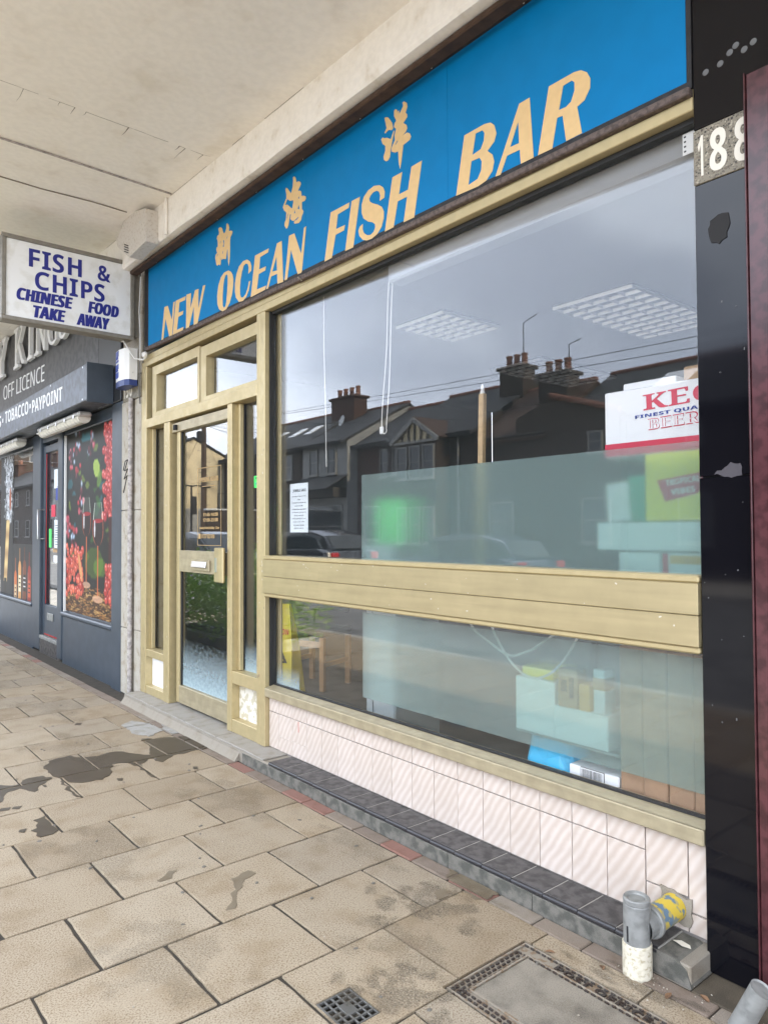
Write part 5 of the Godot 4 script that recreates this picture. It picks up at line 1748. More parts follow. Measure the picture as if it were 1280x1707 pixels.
	for x in [-0.2, 0.2]:
		for z in [-0.2, 0.2]:
			span(ch, "leg", M.beech, Vector3(x - 0.024, 0, z - 0.02), Vector3(x + 0.024, 0.46 if z > 0 else 0.44, z + 0.02), 0.004)
		span(ch, "stretcher", M.beech, Vector3(x - 0.012, 0.2, -0.18), Vector3(x + 0.012, 0.24, 0.18), 0.003)
	span(ch, "apron", M.beech, Vector3(-0.176, 0.37, 0.185), Vector3(0.176, 0.42, 0.205), 0.003)
	part(ch, "seat", bb(Vector3(0.46, 0.06, 0.46), 0.02), M.chair_cloth, Vector3(0, 0.49, 0))
	part(ch, "backrest", bb(Vector3(0.44, 0.32, 0.05), 0.02), M.chair_cloth, Vector3(0, 0.80, -0.2), Vector3(-0.1, 0, 0))


# tapered louvre blade, wide edge up
func blade(length: float, wide: float) -> ArrayMesh:
	var st := SurfaceTool.new()
	st.begin(Mesh.PRIMITIVE_TRIANGLES)
	st.set_smooth_group(-1)
	var prof := [Vector2(-wide * 0.5, 0.020), Vector2(-wide * 0.2, 0.009), Vector2(-0.001, 0.0), Vector2(0.001, 0.0), Vector2(wide * 0.2, 0.009), Vector2(wide * 0.5, 0.020)]
	for k in prof.size():
		var a: Vector2 = prof[k]
		var b: Vector2 = prof[(k + 1) % prof.size()]
		var q := [Vector3(a.x, a.y, -length / 2), Vector3(b.x, b.y, -length / 2), Vector3(b.x, b.y, length / 2), Vector3(a.x, a.y, length / 2)]
		for t in [0, 1, 2, 0, 2, 3]:
			st.add_vertex(q[t])
	st.generate_normals()
	return st.commit()


func carton(called: String, label: String, x: float, y: float, z: float, w: float, h: float, d: float, m: Material, group := "") -> Node3D:
	var c := thing(called, label, "box", Vector3(x, y, z), group)
	part(c, "body", bb(Vector3(w, h, d), 0.004), m, Vector3(0, h / 2.0, 0))
	if h > 0.1:
		part(c, "lid_seam", bb(Vector3(w * 0.96, 0.001, 0.004), 0.0002), M.counter, Vector3(0, h + 0.0006, 0))
	return c


func crumple(size: Vector3) -> ArrayMesh:
	var n := FastNoiseLite.new()
	n.seed = 7
	n.frequency = 5.0
	var st := SurfaceTool.new()
	st.begin(Mesh.PRIMITIVE_TRIANGLES)
	st.set_smooth_group(-1)
	var at := func(i: int, j: int) -> Vector3:
		var a := TAU * i / 20.0
		var t := j / 10.0
		var rr := 1.0 if t > 0.05 and t < 0.9 else (0.9 if t <= 0.05 else 0.86)
		var p := Vector3(signf(cos(a)) * pow(absf(cos(a)), 0.5) * size.x * 0.5 * rr, (t - 0.5) * size.y, signf(sin(a)) * pow(absf(sin(a)), 0.5) * size.z * 0.5 * rr)
		return p * (1.0 + 0.16 * n.get_noise_3dv(p * 1.3))
	for j in 10:
		for i in 20:
			for v in [[i, j], [i + 1, j + 1], [i + 1, j], [i, j], [i, j + 1], [i + 1, j + 1]]:
				st.add_vertex(at.call(v[0] % 20, v[1]))
	for i in 20:
		for v in [at.call(i, 10), Vector3(0, size.y * 0.5, 0), at.call((i + 1) % 20, 10)]:
			st.add_vertex(v)
	st.generate_normals()
	return st.commit()


# ---------------------------------------------------------------- papers on the glass
func build_window_notices() -> void:
	var p := thing("paper_notice", "white jumble sale notice taped inside the window's left edge", "notice", Vector3(-3.69, 1.572, -0.0858))
	part(p, "sheet", bb(Vector3(0.20, 0.30, 0.0012), 0.0003), M.paper)
	words(p, "lettering", "JUMBLE SALE", M.ink, 0.145, 0.022, Vector3(0.005, 0.105, 0.0012), Vector3.ZERO, true, false, 0.0006)
	var y := 0.07
	for t in ["Saturday 18 March 2023", "11am", "St Stephens Church Hall", "entrance 50p", "refreshments and cakes", "All welcome come along", "bring a friend", "clothes toys books bric a brac", "plants and raffle", "for more details", "please call in"]:
		words(p, "print_line", t, M.ink, minf(0.155, 0.0075 * t.length()), 0.0085, Vector3(0.0, y, 0.0012), Vector3.ZERO, false, false, 0.0006)
		y -= 0.0195
	for q in [[-0.085, 0.135], [0.085, 0.138], [-0.085, -0.135], [0.085, -0.138]]:
		part(p, "pin", lathe([Vector2(0.0, 0.002), Vector2(0.004, 0.0015), Vector2(0.005, 0.0)], 8), M.white_plastic, Vector3(q[0], q[1], 0.0006), Vector3(PI / 2, 0, 0))
	var h := thing("hygiene_sticker", "bright green food hygiene rating sticker on the narrow sidelight", "sticker", Vector3(-4.148, 1.76, -0.0832))
	part(h, "card", bb(Vector3(0.175, 0.080, 0.001), 0.0003), M.sticker_green)
	part(h, "head_rule", bb(Vector3(0.15, 0.0025, 0.0008), 0.0002), M.ink, Vector3(0, 0.012, 0.0008))
	words(h, "lettering", "FOOD HYGIENE RATING", M.ink, 0.145, 0.012, Vector3(0, 0.025, 0.0009), Vector3.ZERO, true, false, 0.0006)
	for k in 6:
		part(h, "score_disc", lathe([Vector2(0.0, 0.0012), Vector2(0.010, 0.0012), Vector2(0.010, 0.0)], 14), M.ink if k == 4 else M.card_green, Vector3(-0.062 + 0.0245 * k, -0.012, 0.0004), Vector3(PI / 2, 0, 0))
	words(h, "lettering", "4", M.card_white, 0.008, 0.013, Vector3(-0.062 + 0.0245 * 4, -0.012, 0.0022), Vector3.ZERO, true, false, 0.0006)
	var t := thing("ventilator_tab", "small white slotted tab stuck in the window's top right corner", "tab", Vector3(-1.188, 2.768, -0.0735))
	part(t, "card", bb(Vector3(0.07, 0.075, 0.0015), 0.0004), M.white_plastic)
	for k in 4:
		part(t, "slot", bb(Vector3(0.008, 0.006, 0.001), 0.0002), M.ink, Vector3(-0.026, 0.026 - 0.017 * k, 0.0012))


# ---------------------------------------------------------------- across the street: what the glass mirrors
func build_opposite_side() -> void:
	structure("road", bb(Vector3(120, 0.1, 9.4), 0.005), M.asphalt, Vector3(-20, -0.16, 8.23))
	structure("far_pavement", bb(Vector3(120, 0.12, 4.0), 0.01), M.far_paving, Vector3(-20, -0.06, 14.95))
	for k in 14:
		var mk := structure("road_marking", bb(Vector3(2.0, 0.004, 0.1), 0.001), M.road_paint, Vector3(-38 + k * 4.0, -0.107, 7.6))
		mk.set_meta("label", "white dash on the road")
	var row := "houses across the street"
	# terrace end with roof lights
	var a := house("terraced_house", "brick terraced house with four roof lights, mirrored at the window's left", -41.0, -31.3, 18.0, 22.0, 5.85, 8.2, M.brick_brown, M.slate_roof, row)
	for s in [-38.2, -36.6, -34.6, -33.0]:
		part(a, "roof_light", bb(Vector3(0.7, 0.06, 1.1), 0.01), M.lamp_clear, Vector3(s, 7.05, 19.9), Vector3(-0.53, 0, 0))
	for x in [-38.4, -35.6, -32.65]:
		house_window(a, x, 4.16, 0.9, 1.35, 17.98)
		house_window(a, x, 1.0, 1.3, 1.6, 17.98)
	house_chimney(a, -31.5, 21.2, 7.5, 8.75, 2.1, 0.9, 4, M.brick_red)
	# white rendered house
	var b := house("rendered_house", "white rendered house with two sash windows and a shop canopy, mirrored in the window", -31.25, -27.4, 18.0, 22.0, 5.85, 8.0, M.house_white, M.slate_roof, row)
	for x in [-30.19, -28.61]:
		house_window(b, x, 4.24, 0.74, 1.28, 17.98)
	span(b, "shop_fascia", M.timber_dark, Vector3(-31.2, 3.05, 17.2), Vector3(-27.45, 3.5, 17.97))
	part(b, "shop_canopy", bb(Vector3(3.9, 0.08, 1.5), 0.02), M.slate_roof, Vector3(-29.3, 3.75, 17.35), Vector3(-0.5, 0, 0))
	house_window(b, -29.3, 0.6, 3.2, 2.1, 17.95)
	span(b, "dish_bracket", M.dark, Vector3(-27.9, 6.3, 17.6), Vector3(-27.85, 6.9, 17.65))
	part(b, "satellite_dish", lathe([Vector2(0.0, 0.0), Vector2(0.18, 0.03), Vector2(0.30, 0.09), Vector2(0.28, 0.09), Vector2(0.0, 0.02)], 18), M.planter, Vector3(-29.9, 7.15, 19.6), Vector3(-1.3, 0.2, 0))
	# brick link
	var c := house("brick_house", "narrow brick house between the white house and the gabled one, mirrored", -27.38, -24.4, 18.6, 22.0, 5.6, 7.6, M.brick_red, M.slate_roof, row)
	house_window(c, -25.2, 3.9, 0.8, 1.3, 18.58)
	house_window(c, -26.2, 1.0, 1.2, 1.6, 18.58)
	# house with a timbered gable over its bay
	var g := house("gabled_house", "dark brick house with a half timbered gable over a bay window, mirrored", -24.38, -19.0, 18.0, 22.0, 5.40, 7.8, M.brick_brown, M.slate_roof, row)
	span(g, "bay", M.brick_brown, Vector3(-22.9, 0.0, 17.2), Vector3(-20.45, 5.1, 18.0), 0.02)
	part(g, "gable_wall", prism(PackedVector2Array([Vector2(-23.0, 5.12), Vector2(-20.35, 5.12), Vector2(-21.68, 5.95)]), [], 0.8), M.house_cream, Vector3(0, 0, 17.2))
	for x in [-22.45, -22.05, -21.68, -21.3, -20.9]:
		span(g, "timber", M.timber_dark, Vector3(x - 0.06, 5.13, 17.16), Vector3(x + 0.06, 5.13 + 0.72 * (1.0 - absf(x + 21.68) / 1.3), 17.195), 0.01)
	for sg in [-1.0, 1.0]:
		part(g, "barge_board", bb(Vector3(1.75, 0.2, 0.1), 0.02), M.window_white, Vector3(-21.68 + sg * 0.72, 5.52, 17.1), Vector3(0, 0, -sg * 0.56))
		part(g, "gable_slope", bb(Vector3(1.8, 0.08, 2.6), 0.02), M.clay_roof, Vector3(-21.68 + sg * 0.74, 5.62, 18.4), Vector3(0, 0, -sg * 0.56))
	span(g, "gable_rail", M.window_white, Vector3(-23.0, 5.0, 17.12), Vector3(-20.35, 5.12, 17.19), 0.02)
	for x in [-22.45, -21.65, -20.85]:
		house_window(g, x, 3.55, 0.66, 1.35, 17.18)
		house_window(g, x, 0.9, 0.66, 1.5, 17.18)
	house_window(g, -23.75, 3.9, 0.5, 1.2, 17.98)
	part(g, "downpipe", tube([Vector3(-19.92, 5.3, 17.9), Vector3(-19.9, 0.1, 17.9)], 0.05, 8), M.window_white)
	house_chimney(g, -19.45, 21.0, 7.3, 8.25, 1.25, 0.8, 3, M.brick_brown)
	# hipped pair
	var d := house("hipped_house", "brown brick house with a big chimney stack, mirrored mid window", -18.98, -15.6, 18.2, 21.0, 5.0, 7.1, M.brick_brown, M.clay_roof, row)
	house_window(d, -16.83, 4.05, 0.55, 0.65, 18.18)
	house_window(d, -17.9, 1.0, 1.2, 1.5, 18.18)
	house_chimney(d, -16.6, 20.0, 6.3, 7.35, 1.3, 0.8, 3, M.brick_brown)
	part(d, "television_aerial", tube([Vector3(-16.55, 7.4, 20.6), Vector3(-16.55, 8.6, 20.6), Vector3(-16.0, 8.72, 20.6)], 0.02, 6), M.wire)
	part(g, "television_aerial", tube([Vector3(-19.1, 8.2, 21.0), Vector3(-19.1, 10.1, 21.0), Vector3(-18.4, 10.3, 21.0)], 0.02, 6), M.wire)
	# long house at the right
	var e := house("long_house", "long dark roofed house with a red verge and a roof light, mirrored at the right", -15.58, -4.5, 18.4, 22.0, 5.2, 7.4, M.brick_brown, M.slate_roof, row)
	part(e, "verge", tube([Vector3(-15.4, 6.12, 17.9), Vector3(-12.7, 5.3, 17.9)], 0.11, 8), M.ridge_tile)
	part(e, "porch_gable", prism(PackedVector2Array([Vector2(-17.0, 0.0), Vector2(-12.75, 0.0), Vector2(-12.75, 5.25), Vector2(-15.4, 6.05), Vector2(-17.0, 5.5)]), [], 0.4), M.brick_brown, Vector3(0, 0, 17.95))
	part(e, "roof_light", bb(Vector3(1.2, 0.06, 1.3), 0.01), M.lamp_clear, Vector3(-12.2, 6.55, 20.55), Vector3(-0.55, 0, 0))
	for x in [-13.63, -10.5, -7.5]:
		house_window(e, x, 4.0, 0.55, 0.7, 17.93 if x < -13 else 18.38)
		house_window(e, x, 1.0, 1.1, 1.5, 17.93 if x < -13 else 18.38)
	# more of the street, far to the left
	var far := [[-58.0, -50.5, "plain brick house far down the street beyond the cream gable"], [-68.0, -58.2, "pale rendered house second beyond the cream gable"], [-80.0, -68.2, "brown brick house third beyond the cream gable"], [-96.0, -80.2, "long brick house farthest down the street"]]
	for k in 4:
		var q: Array = far[k]
		var fh := house("distant_house", q[2], q[0], q[1], 15.0, 19.5, 6.0, 8.6, [M.brick_red, M.house_white, M.brick_brown, M.brick_red][k], M.slate_roof, row)
		for j in 3:
			house_window(fh, lerpf(q[0] + 1.5, q[1] - 1.5, j / 2.0), 4.0, 1.0, 1.4, 14.98)
			house_window(fh, lerpf(q[0] + 1.5, q[1] - 1.5, j / 2.0), 1.0, 1.4, 1.6, 14.98)
		house_chimney(fh, q[0] + 1.0, 19.0, 8.0, 9.6, 1.4, 0.8, 3, M.brick_red)
	var et := thing("added_sky_blocker", "tall brick block added at the far street end to hide mirrored sky", "building", Vector3(-100, 0, 4), row)  # unseen block, added to keep bright sky out of the panes next door
	span(et, "wall", M.brick_brown, Vector3(-5, -0.2, -6), Vector3(4, 17.0, 30.0), 0.02)
	span(et, "parapet", M.planter, Vector3(-5.1, 17.0, -6.1), Vector3(4.1, 17.4, 30.1), 0.02)
	for j in 5:
		for i in 10:
			var wn := part(et, "window", bb(Vector3(0.08, 1.5, 1.2), 0.01), M.window_white, Vector3(4.02, 1.8 + 3.0 * j, -4.2 + 3.0 * i))
			part(wn, "glass", bb(Vector3(0.05, 1.3, 1.0), 0.005), M.window_dark, Vector3(0.03, 0, 0))
	# rendered gable end far down the street
	var f := thing("gable_building", "plain cream rendered gable end mirrored in the door glass", "building", Vector3(-45.0, 0, 18.0), row)
	var prof := PackedVector2Array([Vector2(-4.4, 0.0), Vector2(4.4, 0.0), Vector2(4.4, 3.9), Vector2(-2.0, 6.95), Vector2(-4.4, 5.8)])
	part(f, "wall", prism(prof, [], 10.0), M.house_cream, Vector3(5.0, 0, 0), Vector3(0, -PI / 2, 0))
	part(f, "roof_slope", bb(Vector3(10.2, 0.12, 7.2), 0.02), M.slate_roof, Vector3(0, 5.50, 1.2), Vector3(0.445, 0, 0))
	part(f, "roof_slope", bb(Vector3(10.2, 0.12, 2.8), 0.02), M.slate_roof, Vector3(0, 6.45, -3.2), Vector3(-0.447, 0, 0))
	part(f, "lower_wall", bb(Vector3(0.3, 2.8, 9.0), 0.02), M.house_white, Vector3(5.1, 1.4, 0.0))
	house_chimney(f, 4.4, -2.55, 6.6, 7.1, 0.45, 0.35, 1, M.brick_brown)
	var gw := thing("garden_wall", "brown brick garden wall mirrored in the door glass", "wall", Vector3(-32.0, 0, 16.0))
	span(gw, "brickwork", M.brick_brown, Vector3(-0.2, 0.0, -3.0), Vector3(0.0, 2.45, 1.0), 0.02)
	span(gw, "coping", M.planter, Vector3(-0.26, 2.452, -3.05), Vector3(0.06, 2.54, 1.05), 0.02)
	# pole with wires
	var p := thing("telegraph_pole", "dark wooden telegraph pole mirrored in the door glass", "pole", Vector3(-34, 0, 13.8))
	part(p, "shaft", tube([Vector3(0, 0, 0), Vector3(0, 7.2, 0)], 0.17, 10, 0.12), M.pole_wood)
	part(p, "box", bb(Vector3(0.3, 0.5, 0.3), 0.02), M.dark, Vector3(0, 6.3, -0.2))
	for k in 6:
		part(p, "step_iron", tube([Vector3(0, 2.8 + 0.55 * k, -0.35 if k % 2 else 0.0), Vector3(0, 2.8 + 0.55 * k, 0.0 if k % 2 else 0.35)], 0.015, 5), M.wire)
	var ends := [Vector3(-24, 5.6, 17.9), Vector3(-30, 5.6, 17.9), Vector3(-28, 5.4, 17.9), Vector3(-20, 5.5, 17.9), Vector3(-40, 5.6, 17.5), Vector3(-2, 5.6, 13.0), Vector3(-2, 5.3, 13.0), Vector3(-12, 5.2, 18.3), Vector3(-38, 5.0, 14.5)]
	for k in ends.size():
		var w := thing("overhead_wire", ["thin overhead wire from the pole to the gabled house", "thin overhead wire from the pole to the white house", "thin overhead wire from the pole to the narrow brick house", "thin overhead wire from the pole to the gabled house's right end", "thin overhead wire from the pole away down the street", "upper long overhead wire crossing the mirrored sky", "lower long overhead wire crossing the mirrored sky", "thin overhead wire from the pole to the long house", "short overhead wire from the pole towards the cream gable"][k], "wire", Vector3(-34, 6.9, 13.8), "overhead wires")
		part(w, "wire", tube(curve(Vector3.ZERO, ends[k] - Vector3(-34, 6.9, 13.8), 0.25 if k < 5 else 0.12, 14), 0.009, 5), M.wire)
	for q in [[-30.0, 11.3, 3.5, "street lamp with two arms mirrored at the door's left"], [-38.0, 16.6, 3.65, "single arm street lamp before the cream gable, mirrored"]]:
		var l := thing("street_lamp", q[3], "street lamp", Vector3(q[0], 0, q[1]), "mirrored street lamps")
		part(l, "post", tube([Vector3(0, 0, 0), Vector3(0, q[2], 0)], 0.06, 10, 0.04), M.dark)
		part(l, "arm", tube([Vector3(0, q[2] - 0.05, 0), Vector3(0, q[2], 0.3), Vector3(0, q[2] - 0.05, 0.6)], 0.03, 8), M.dark)
		part(l, "head", bb(Vector3(0.2, 0.09, 0.4), 0.03), M.dark, Vector3(0, q[2] - 0.06, 0.7))
		if q[1] < 12:
			part(l, "arm", tube([Vector3(0, q[2] - 0.05, 0), Vector3(0, q[2], -0.3)], 0.03, 8), M.dark)
			part(l, "head", bb(Vector3(0.2, 0.09, 0.4), 0.03), M.dark, Vector3(0, q[2] - 0.06, -0.45))
			part(l, "sign_plate", bb(Vector3(0.08, 0.8, 0.25), 0.02), M.dark, Vector3(0.05, 2.6, 0.1))
	# parked cars
	car("dark silver hatchback mirrored low in the door glass", Vector3(-24.5, -0.11, 9.2), 0.0, Color(0.10, 0.12, 0.13), 1.0)
	car("black estate car mirrored at the window's left below the white house", Vector3(-17.6, -0.11, 9.3), 0.0, Color(0.012, 0.013, 0.015), 1.08)
	car("dark grey car facing the shops mirrored in the narrow sidelight", Vector3(-18.2, -0.11, 6.5), PI, Color(0.045, 0.05, 0.06), 1.05)
	car("dark blue car mirrored behind the frosted film", Vector3(-11.2, -0.11, 9.3), 0.0, Color(0.02, 0.03, 0.06), 1.0)
	# evergreen bush in a low planter at the edge of the pavement
	var pl := thing("low_planter", "low grey concrete planter outside the door, mirrored in the glass", "planter", Vector3(-8.35, 0, 2.05))
	span(pl, "trough", M.planter, Vector3(-1.1, -0.01, -0.42), Vector3(1.1, 0.14, 0.5), 0.02)
	span(pl, "soil", M.joint, Vector3(-1.03, 0.14, -0.36), Vector3(1.03, 0.155, 0.44), 0.004)
	var bu := thing("evergreen_bush", "glossy leaved evergreen bush in the low planter, mirrored in the door", "bush", Vector3(-8.35, 0.10, 2.05))
	var leaf_mesh := leaf_shape()
	for pair in [["crown", M.leaf, 4200, 31], ["young_leaves", M.leaf_pale, 2400, 32]]:
		var mm := MultiMesh.new()
		mm.transform_format = MultiMesh.TRANSFORM_3D
		mm.mesh = leaf_mesh
		mm.instance_count = pair[2]
		var r := RandomNumberGenerator.new()
		r.seed = pair[3]
		for k in pair[2]:
			var tuft := Vector3(r.randf_range(-1.15, 1.15), 0, r.randf_range(-0.66, 0.55))
			var hh := 0.98 - 0.22 * absf(tuft.x) + 0.15 * sin(tuft.x * 7.0 + tuft.z * 5.0)
			var y := hh * pow(r.randf(), 0.75) + r.randf_range(-0.08, 0.08)
			var at := Vector3(tuft.x * (1.0 + 0.12 * sin(y * 6.0)), y, tuft.z * (0.85 + 0.35 * sin(y * 3.0)))
			var bas := Basis.from_euler(Vector3(r.randf_range(-1.1, 0.5), r.randf() * TAU, r.randf_range(-0.5, 0.5))) * Basis.from_scale(Vector3.ONE * r.randf_range(0.7, 1.35))
			mm.set_instance_transform(k, Transform3D(bas, at))
		var mi := MultiMeshInstance3D.new()
		mi.name = pair[0]
		mi.multimesh = mm
		mi.material_override = pair[1]
		mi.set_meta("kind", "stuff")
		bu.add_child(mi)
	for k in 14:
		var x := rng.randf_range(-0.6, 0.6)
		var z := rng.randf_range(-0.4, 0.4)
		part(bu, "stem", tube([Vector3(x * 0.4, -0.05, z * 0.4), Vector3(x * 0.8, 0.4, z * 0.8), Vector3(x * 1.1, 0.85, z)], 0.012, 6, 0.004), M.stem)


func leaf_shape() -> ArrayMesh:
	var st := SurfaceTool.new()
	st.begin(Mesh.PRIMITIVE_TRIANGLES)
	st.set_smooth_group(-1)
	var l := 0.062
	var edge := [Vector3(0, 0, 0), Vector3(0.012, 0.004, 0.018), Vector3(0.017, 0.005, 0.036), Vector3(0.010, 0.001, 0.054), Vector3(0, -0.006, l)]
	for sg in [1.0, -1.0]:
		for k in 4:
			var a: Vector3 = edge[k] * Vector3(sg, 1, 1)
			var b: Vector3 = edge[k + 1] * Vector3(sg, 1, 1)
			var ma := Vector3(0, -0.003, a.z)
			var mb := Vector3(0, -0.003, b.z)
			var q := [ma, a, b, ma, b, mb]
			if sg < 0:
				q.reverse()
			for p in q:
				st.add_vertex(p)
	st.generate_normals()
	return st.commit()


func house(called: String, label: String, x0: float, x1: float, zf: float, zr: float, eave: float, ridge: float, wall: Material, roof: Material, group: String) -> Node3D:
	var h := thing(called, label, "house", Vector3.ZERO, group)
	var zb := 2.0 * zr - zf
	var prof := PackedVector2Array([Vector2(zf, -0.1), Vector2(zb, -0.1), Vector2(zb, eave), Vector2(zr, ridge - 0.12), Vector2(zf, eave)])
	part(h, "wall", prism(prof, [], x1 - x0), wall, Vector3(x1, 0, 0), Vector3(0, -PI / 2, 0))
	var run := zr - zf + 0.4
	var rise := (ridge - eave) * run / (zr - zf)
	var an := atan2(rise, run)
	var len := sqrt(run * run + rise * rise)
	part(h, "roof", bb(Vector3(x1 - x0 + 0.05, 0.12, len), 0.01), roof, Vector3((x0 + x1) / 2, ridge - rise / 2.0, zr - run / 2.0), Vector3(-an, 0, 0))
	part(h, "roof", bb(Vector3(x1 - x0 + 0.05, 0.12, len), 0.01), roof, Vector3((x0 + x1) / 2, ridge - rise / 2.0 - 0.01, zr + run / 2.0), Vector3(an, 0, 0))
	part(h, "ridge", tube([Vector3(x0, ridge + 0.05, zr), Vector3(x1, ridge + 0.05, zr)], 0.12, 8), M.ridge_tile)
	part(h, "gutter", tube([Vector3(x0, eave - 0.12, zf - 0.38), Vector3(x1, eave - 0.12, zf - 0.38)], 0.06, 8), M.dark)
	return h


func house_window(h: Node3D, x: float, y: float, w: float, t: float, z: float) -> void:
	var o := box2(w / 2, t / 2)
	var i := box2(w / 2 - 0.06, t / 2 - 0.06)
	var f := part(h, "window", prism(o, [i], 0.08), M.window_white, Vector3(x, y + t / 2, z - 0.06))
	part(f, "glass", bb(Vector3(w - 0.1, t - 0.1, 0.02), 0.002), M.window_dark, Vector3(0, 0, 0.05))
	part(f, "bar", bb(Vector3(w - 0.1, 0.05, 0.04), 0.004), M.window_white, Vector3(0, 0, 0.03))
	part(f, "sill", bb(Vector3(w + 0.16, 0.07, 0.14), 0.01), M.window_white, Vector3(0, -t / 2 - 0.04, -0.02))


func house_chimney(h: Node3D, x: float, z: float, y0: float, y1: float, w: float, d: float, pots: int, m: Material) -> void:
	var c := span(h, "chimney", m, Vector3(x - w / 2, y0 - 0.4, z - d / 2), Vector3(x + w / 2, y1, z + d / 2), 0.01)
	part(c, "cap", bb(Vector3(w + 0.24, 0.14, d + 0.24), 0.03), m, Vector3(0, (y1 - y0 + 0.4) / 2 - 0.02, 0))
	for k in pots:
		var px := 0.0 if pots == 1 else lerpf(-w / 2 + 0.22, w / 2 - 0.22, float(k) / (pots - 1))
		part(c, "chimney_pot", lathe([Vector2(0.14, 0.0), Vector2(0.12, 0.42), Vector2(0.15, 0.46), Vector2(0.14, 0.52), Vector2(0.10, 0.52), Vector2(0.0, 0.45)], 12), M.clay_pot, Vector3(px, (y1 - y0 + 0.4) / 2 + 0.05, 0))


func car(label: String, at: Vector3, turn: float, paint: Color, s: float) -> Node3D:
	var c := thing("parked_car", label, "car", at, "cars mirrored in the glass")
	c.rotation.y = turn
	var pm := mat("paint" + str(at.x), paint, 0.25)
	pm.clearcoat_enabled = true
	pm.clearcoat = 0.8
	pm.clearcoat_roughness = 0.05
	# side outline, x towards the front is negative
	var low := [Vector2(-2.05, 0.30), Vector2(-2.1, 0.55), Vector2(-2.0, 0.75), Vector2(-1.15, 0.92), Vector2(1.75, 0.98), Vector2(2.02, 0.9), Vector2(2.1, 0.6), Vector2(2.05, 0.3), Vector2(1.72, 0.22), Vector2(-1.7, 0.22)]
	var top := [Vector2(-1.2, 0.90), Vector2(-0.45, 1.38), Vector2(0.1, 1.46), Vector2(0.9, 1.44), Vector2(1.55, 1.30), Vector2(1.85, 0.96)]
	part(c, "body", slices(low, s, [[-0.88, 0.94], [-0.84, 0.985], [-0.7, 1.0], [0.7, 1.0], [0.84, 0.985], [0.88, 0.94]], 0.6), pm)
	part(c, "roof", slices(top, s, [[-0.60, 0.985], [-0.54, 1.0], [0.54, 1.0], [0.60, 0.985]], 0.9), pm)
	part(c, "side_glass", slices([Vector2(-1.02, 0.93), Vector2(-0.42, 1.31), Vector2(0.9, 1.36), Vector2(1.4, 1.24), Vector2(1.62, 0.97)], s, [[-0.72, 0.97], [-0.615, 0.99], [0.615, 0.99], [0.72, 0.97]], 1.0), M.car_glass)
	part(c, "windscreen", bb(Vector3(0.86 * s, 0.02, 1.12 * s), 0.006), M.car_glass, Vector3(-0.835, 1.155, 0) * s, Vector3(0, 0, 0.575))
	part(c, "rear_screen", bb(Vector3(0.44 * s, 0.02, 1.05 * s), 0.006), M.car_glass, Vector3(1.72, 1.14, 0) * s, Vector3(0, 0, -0.86))
	for x in [-1.3, 1.25]:
		for z in [-0.80, 0.80]:
			var w := part(c, "wheel", lathe([Vector2(0.0, -0.10), Vector2(0.25, -0.10), Vector2(0.31, -0.08), Vector2(0.32, 0.0), Vector2(0.31, 0.08), Vector2(0.25, 0.10), Vector2(0.0, 0.10)], 22), M.tyre, Vector3(x, 0.32 / s, z) * s, Vector3(PI / 2, 0, 0))
			part(w, "rim", lathe([Vector2(0.0, 0.115), Vector2(0.2, 0.112), Vector2(0.22, 0.09)] if z > 0 else [Vector2(0.22, -0.09), Vector2(0.2, -0.112), Vector2(0.0, -0.115)], 18), M.rim)
	for z in [-0.62, 0.62]:
		part(c, "headlight", bb(Vector3(0.12, 0.14, 0.34), 0.03), M.lamp_clear, Vector3(-2.02, 0.70, z) * s)
		part(c, "tail_light", bb(Vector3(0.08, 0.2, 0.26), 0.03), M.tail, Vector3(2.04, 0.80, z) * s)
	for k in 4:
		part(c, "grille_bar", bb(Vector3(0.03, 0.018, 0.7), 0.004), M.rim, Vector3(-2.095, 0.53 + 0.045 * k, 0) * s)
	var np := part(c, "number_plate", bb(Vector3(0.02, 0.11, 0.52), 0.003), M.plate, Vector3(-2.115, 0.42, 0) * s)
	words(np, "lettering", "LG52J", M.ink, 0.40, 0.075, Vector3(-0.0115, 0, 0), Vector3(0, -PI / 2, 0))
	return c


# outline repeated across the width, each slice scaled about its middle
func slices(outline: Array, s: float, cuts: Array, y_mid: float) -> ArrayMesh:
	var st := SurfaceTool.new()
	st.begin(Mesh.PRIMITIVE_TRIANGLES)
	var rings := []
	for c in cuts:
		var ring := []
		for p in outline:
			ring.append(Vector3(p.x * c[1], y_mid + (p.y - y_mid) * c[1], c[0]) * s)
		rings.append(ring)
	var n := outline.size()
	for k in rings.size() - 1:
		for i in n:
			st.set_smooth_group(i)
			var j := (i + 1) % n
			for p in [rings[k][i], rings[k + 1][i], rings[k + 1][j], rings[k][i], rings[k + 1][j], rings[k][j]]:
				st.add_vertex(p)
	st.set_smooth_group(-1)
	var flat := PackedVector2Array(outline)
	var tri_i := Geometry2D.triangulate_polygon(flat)
	for e in [0, rings.size() - 1]:
		for t in range(0, tri_i.size(), 3):
			var f := [rings[e][tri_i[t]], rings[e][tri_i[t + 1]], rings[e][tri_i[t + 2]]]
			for p in f:
				st.add_vertex(p)
	st.generate_normals()
	return st.commit()


func build_small_things() -> void:
	# paint flakes and dead leaves at the foot of the pillars
	for k in 5:
		var l := thing("fallen_leaf", ["curled brown leaf by the vent pipe", "brown leaf by the broken step end", "brown leaf at the maroon panel's foot", "small dry leaf on the paving before the step", "dry leaf lying by the inspection cover"][k], "leaf", [Vector3(-1.16, 0.006, 0.2), Vector3(-1.10, 0.006, 0.14), Vector3(-0.86, 0.006, 0.12), Vector3(-1.36, 0.006, 0.26), Vector3(-1.52, 0.006, 0.30)][k], "fallen leaves")
		part(l, "blade", leaf_shape(), M.dry_leaf, Vector3.ZERO, Vector3(0.1, k * 1.3, 0.1)).scale = Vector3.ONE * 0.55


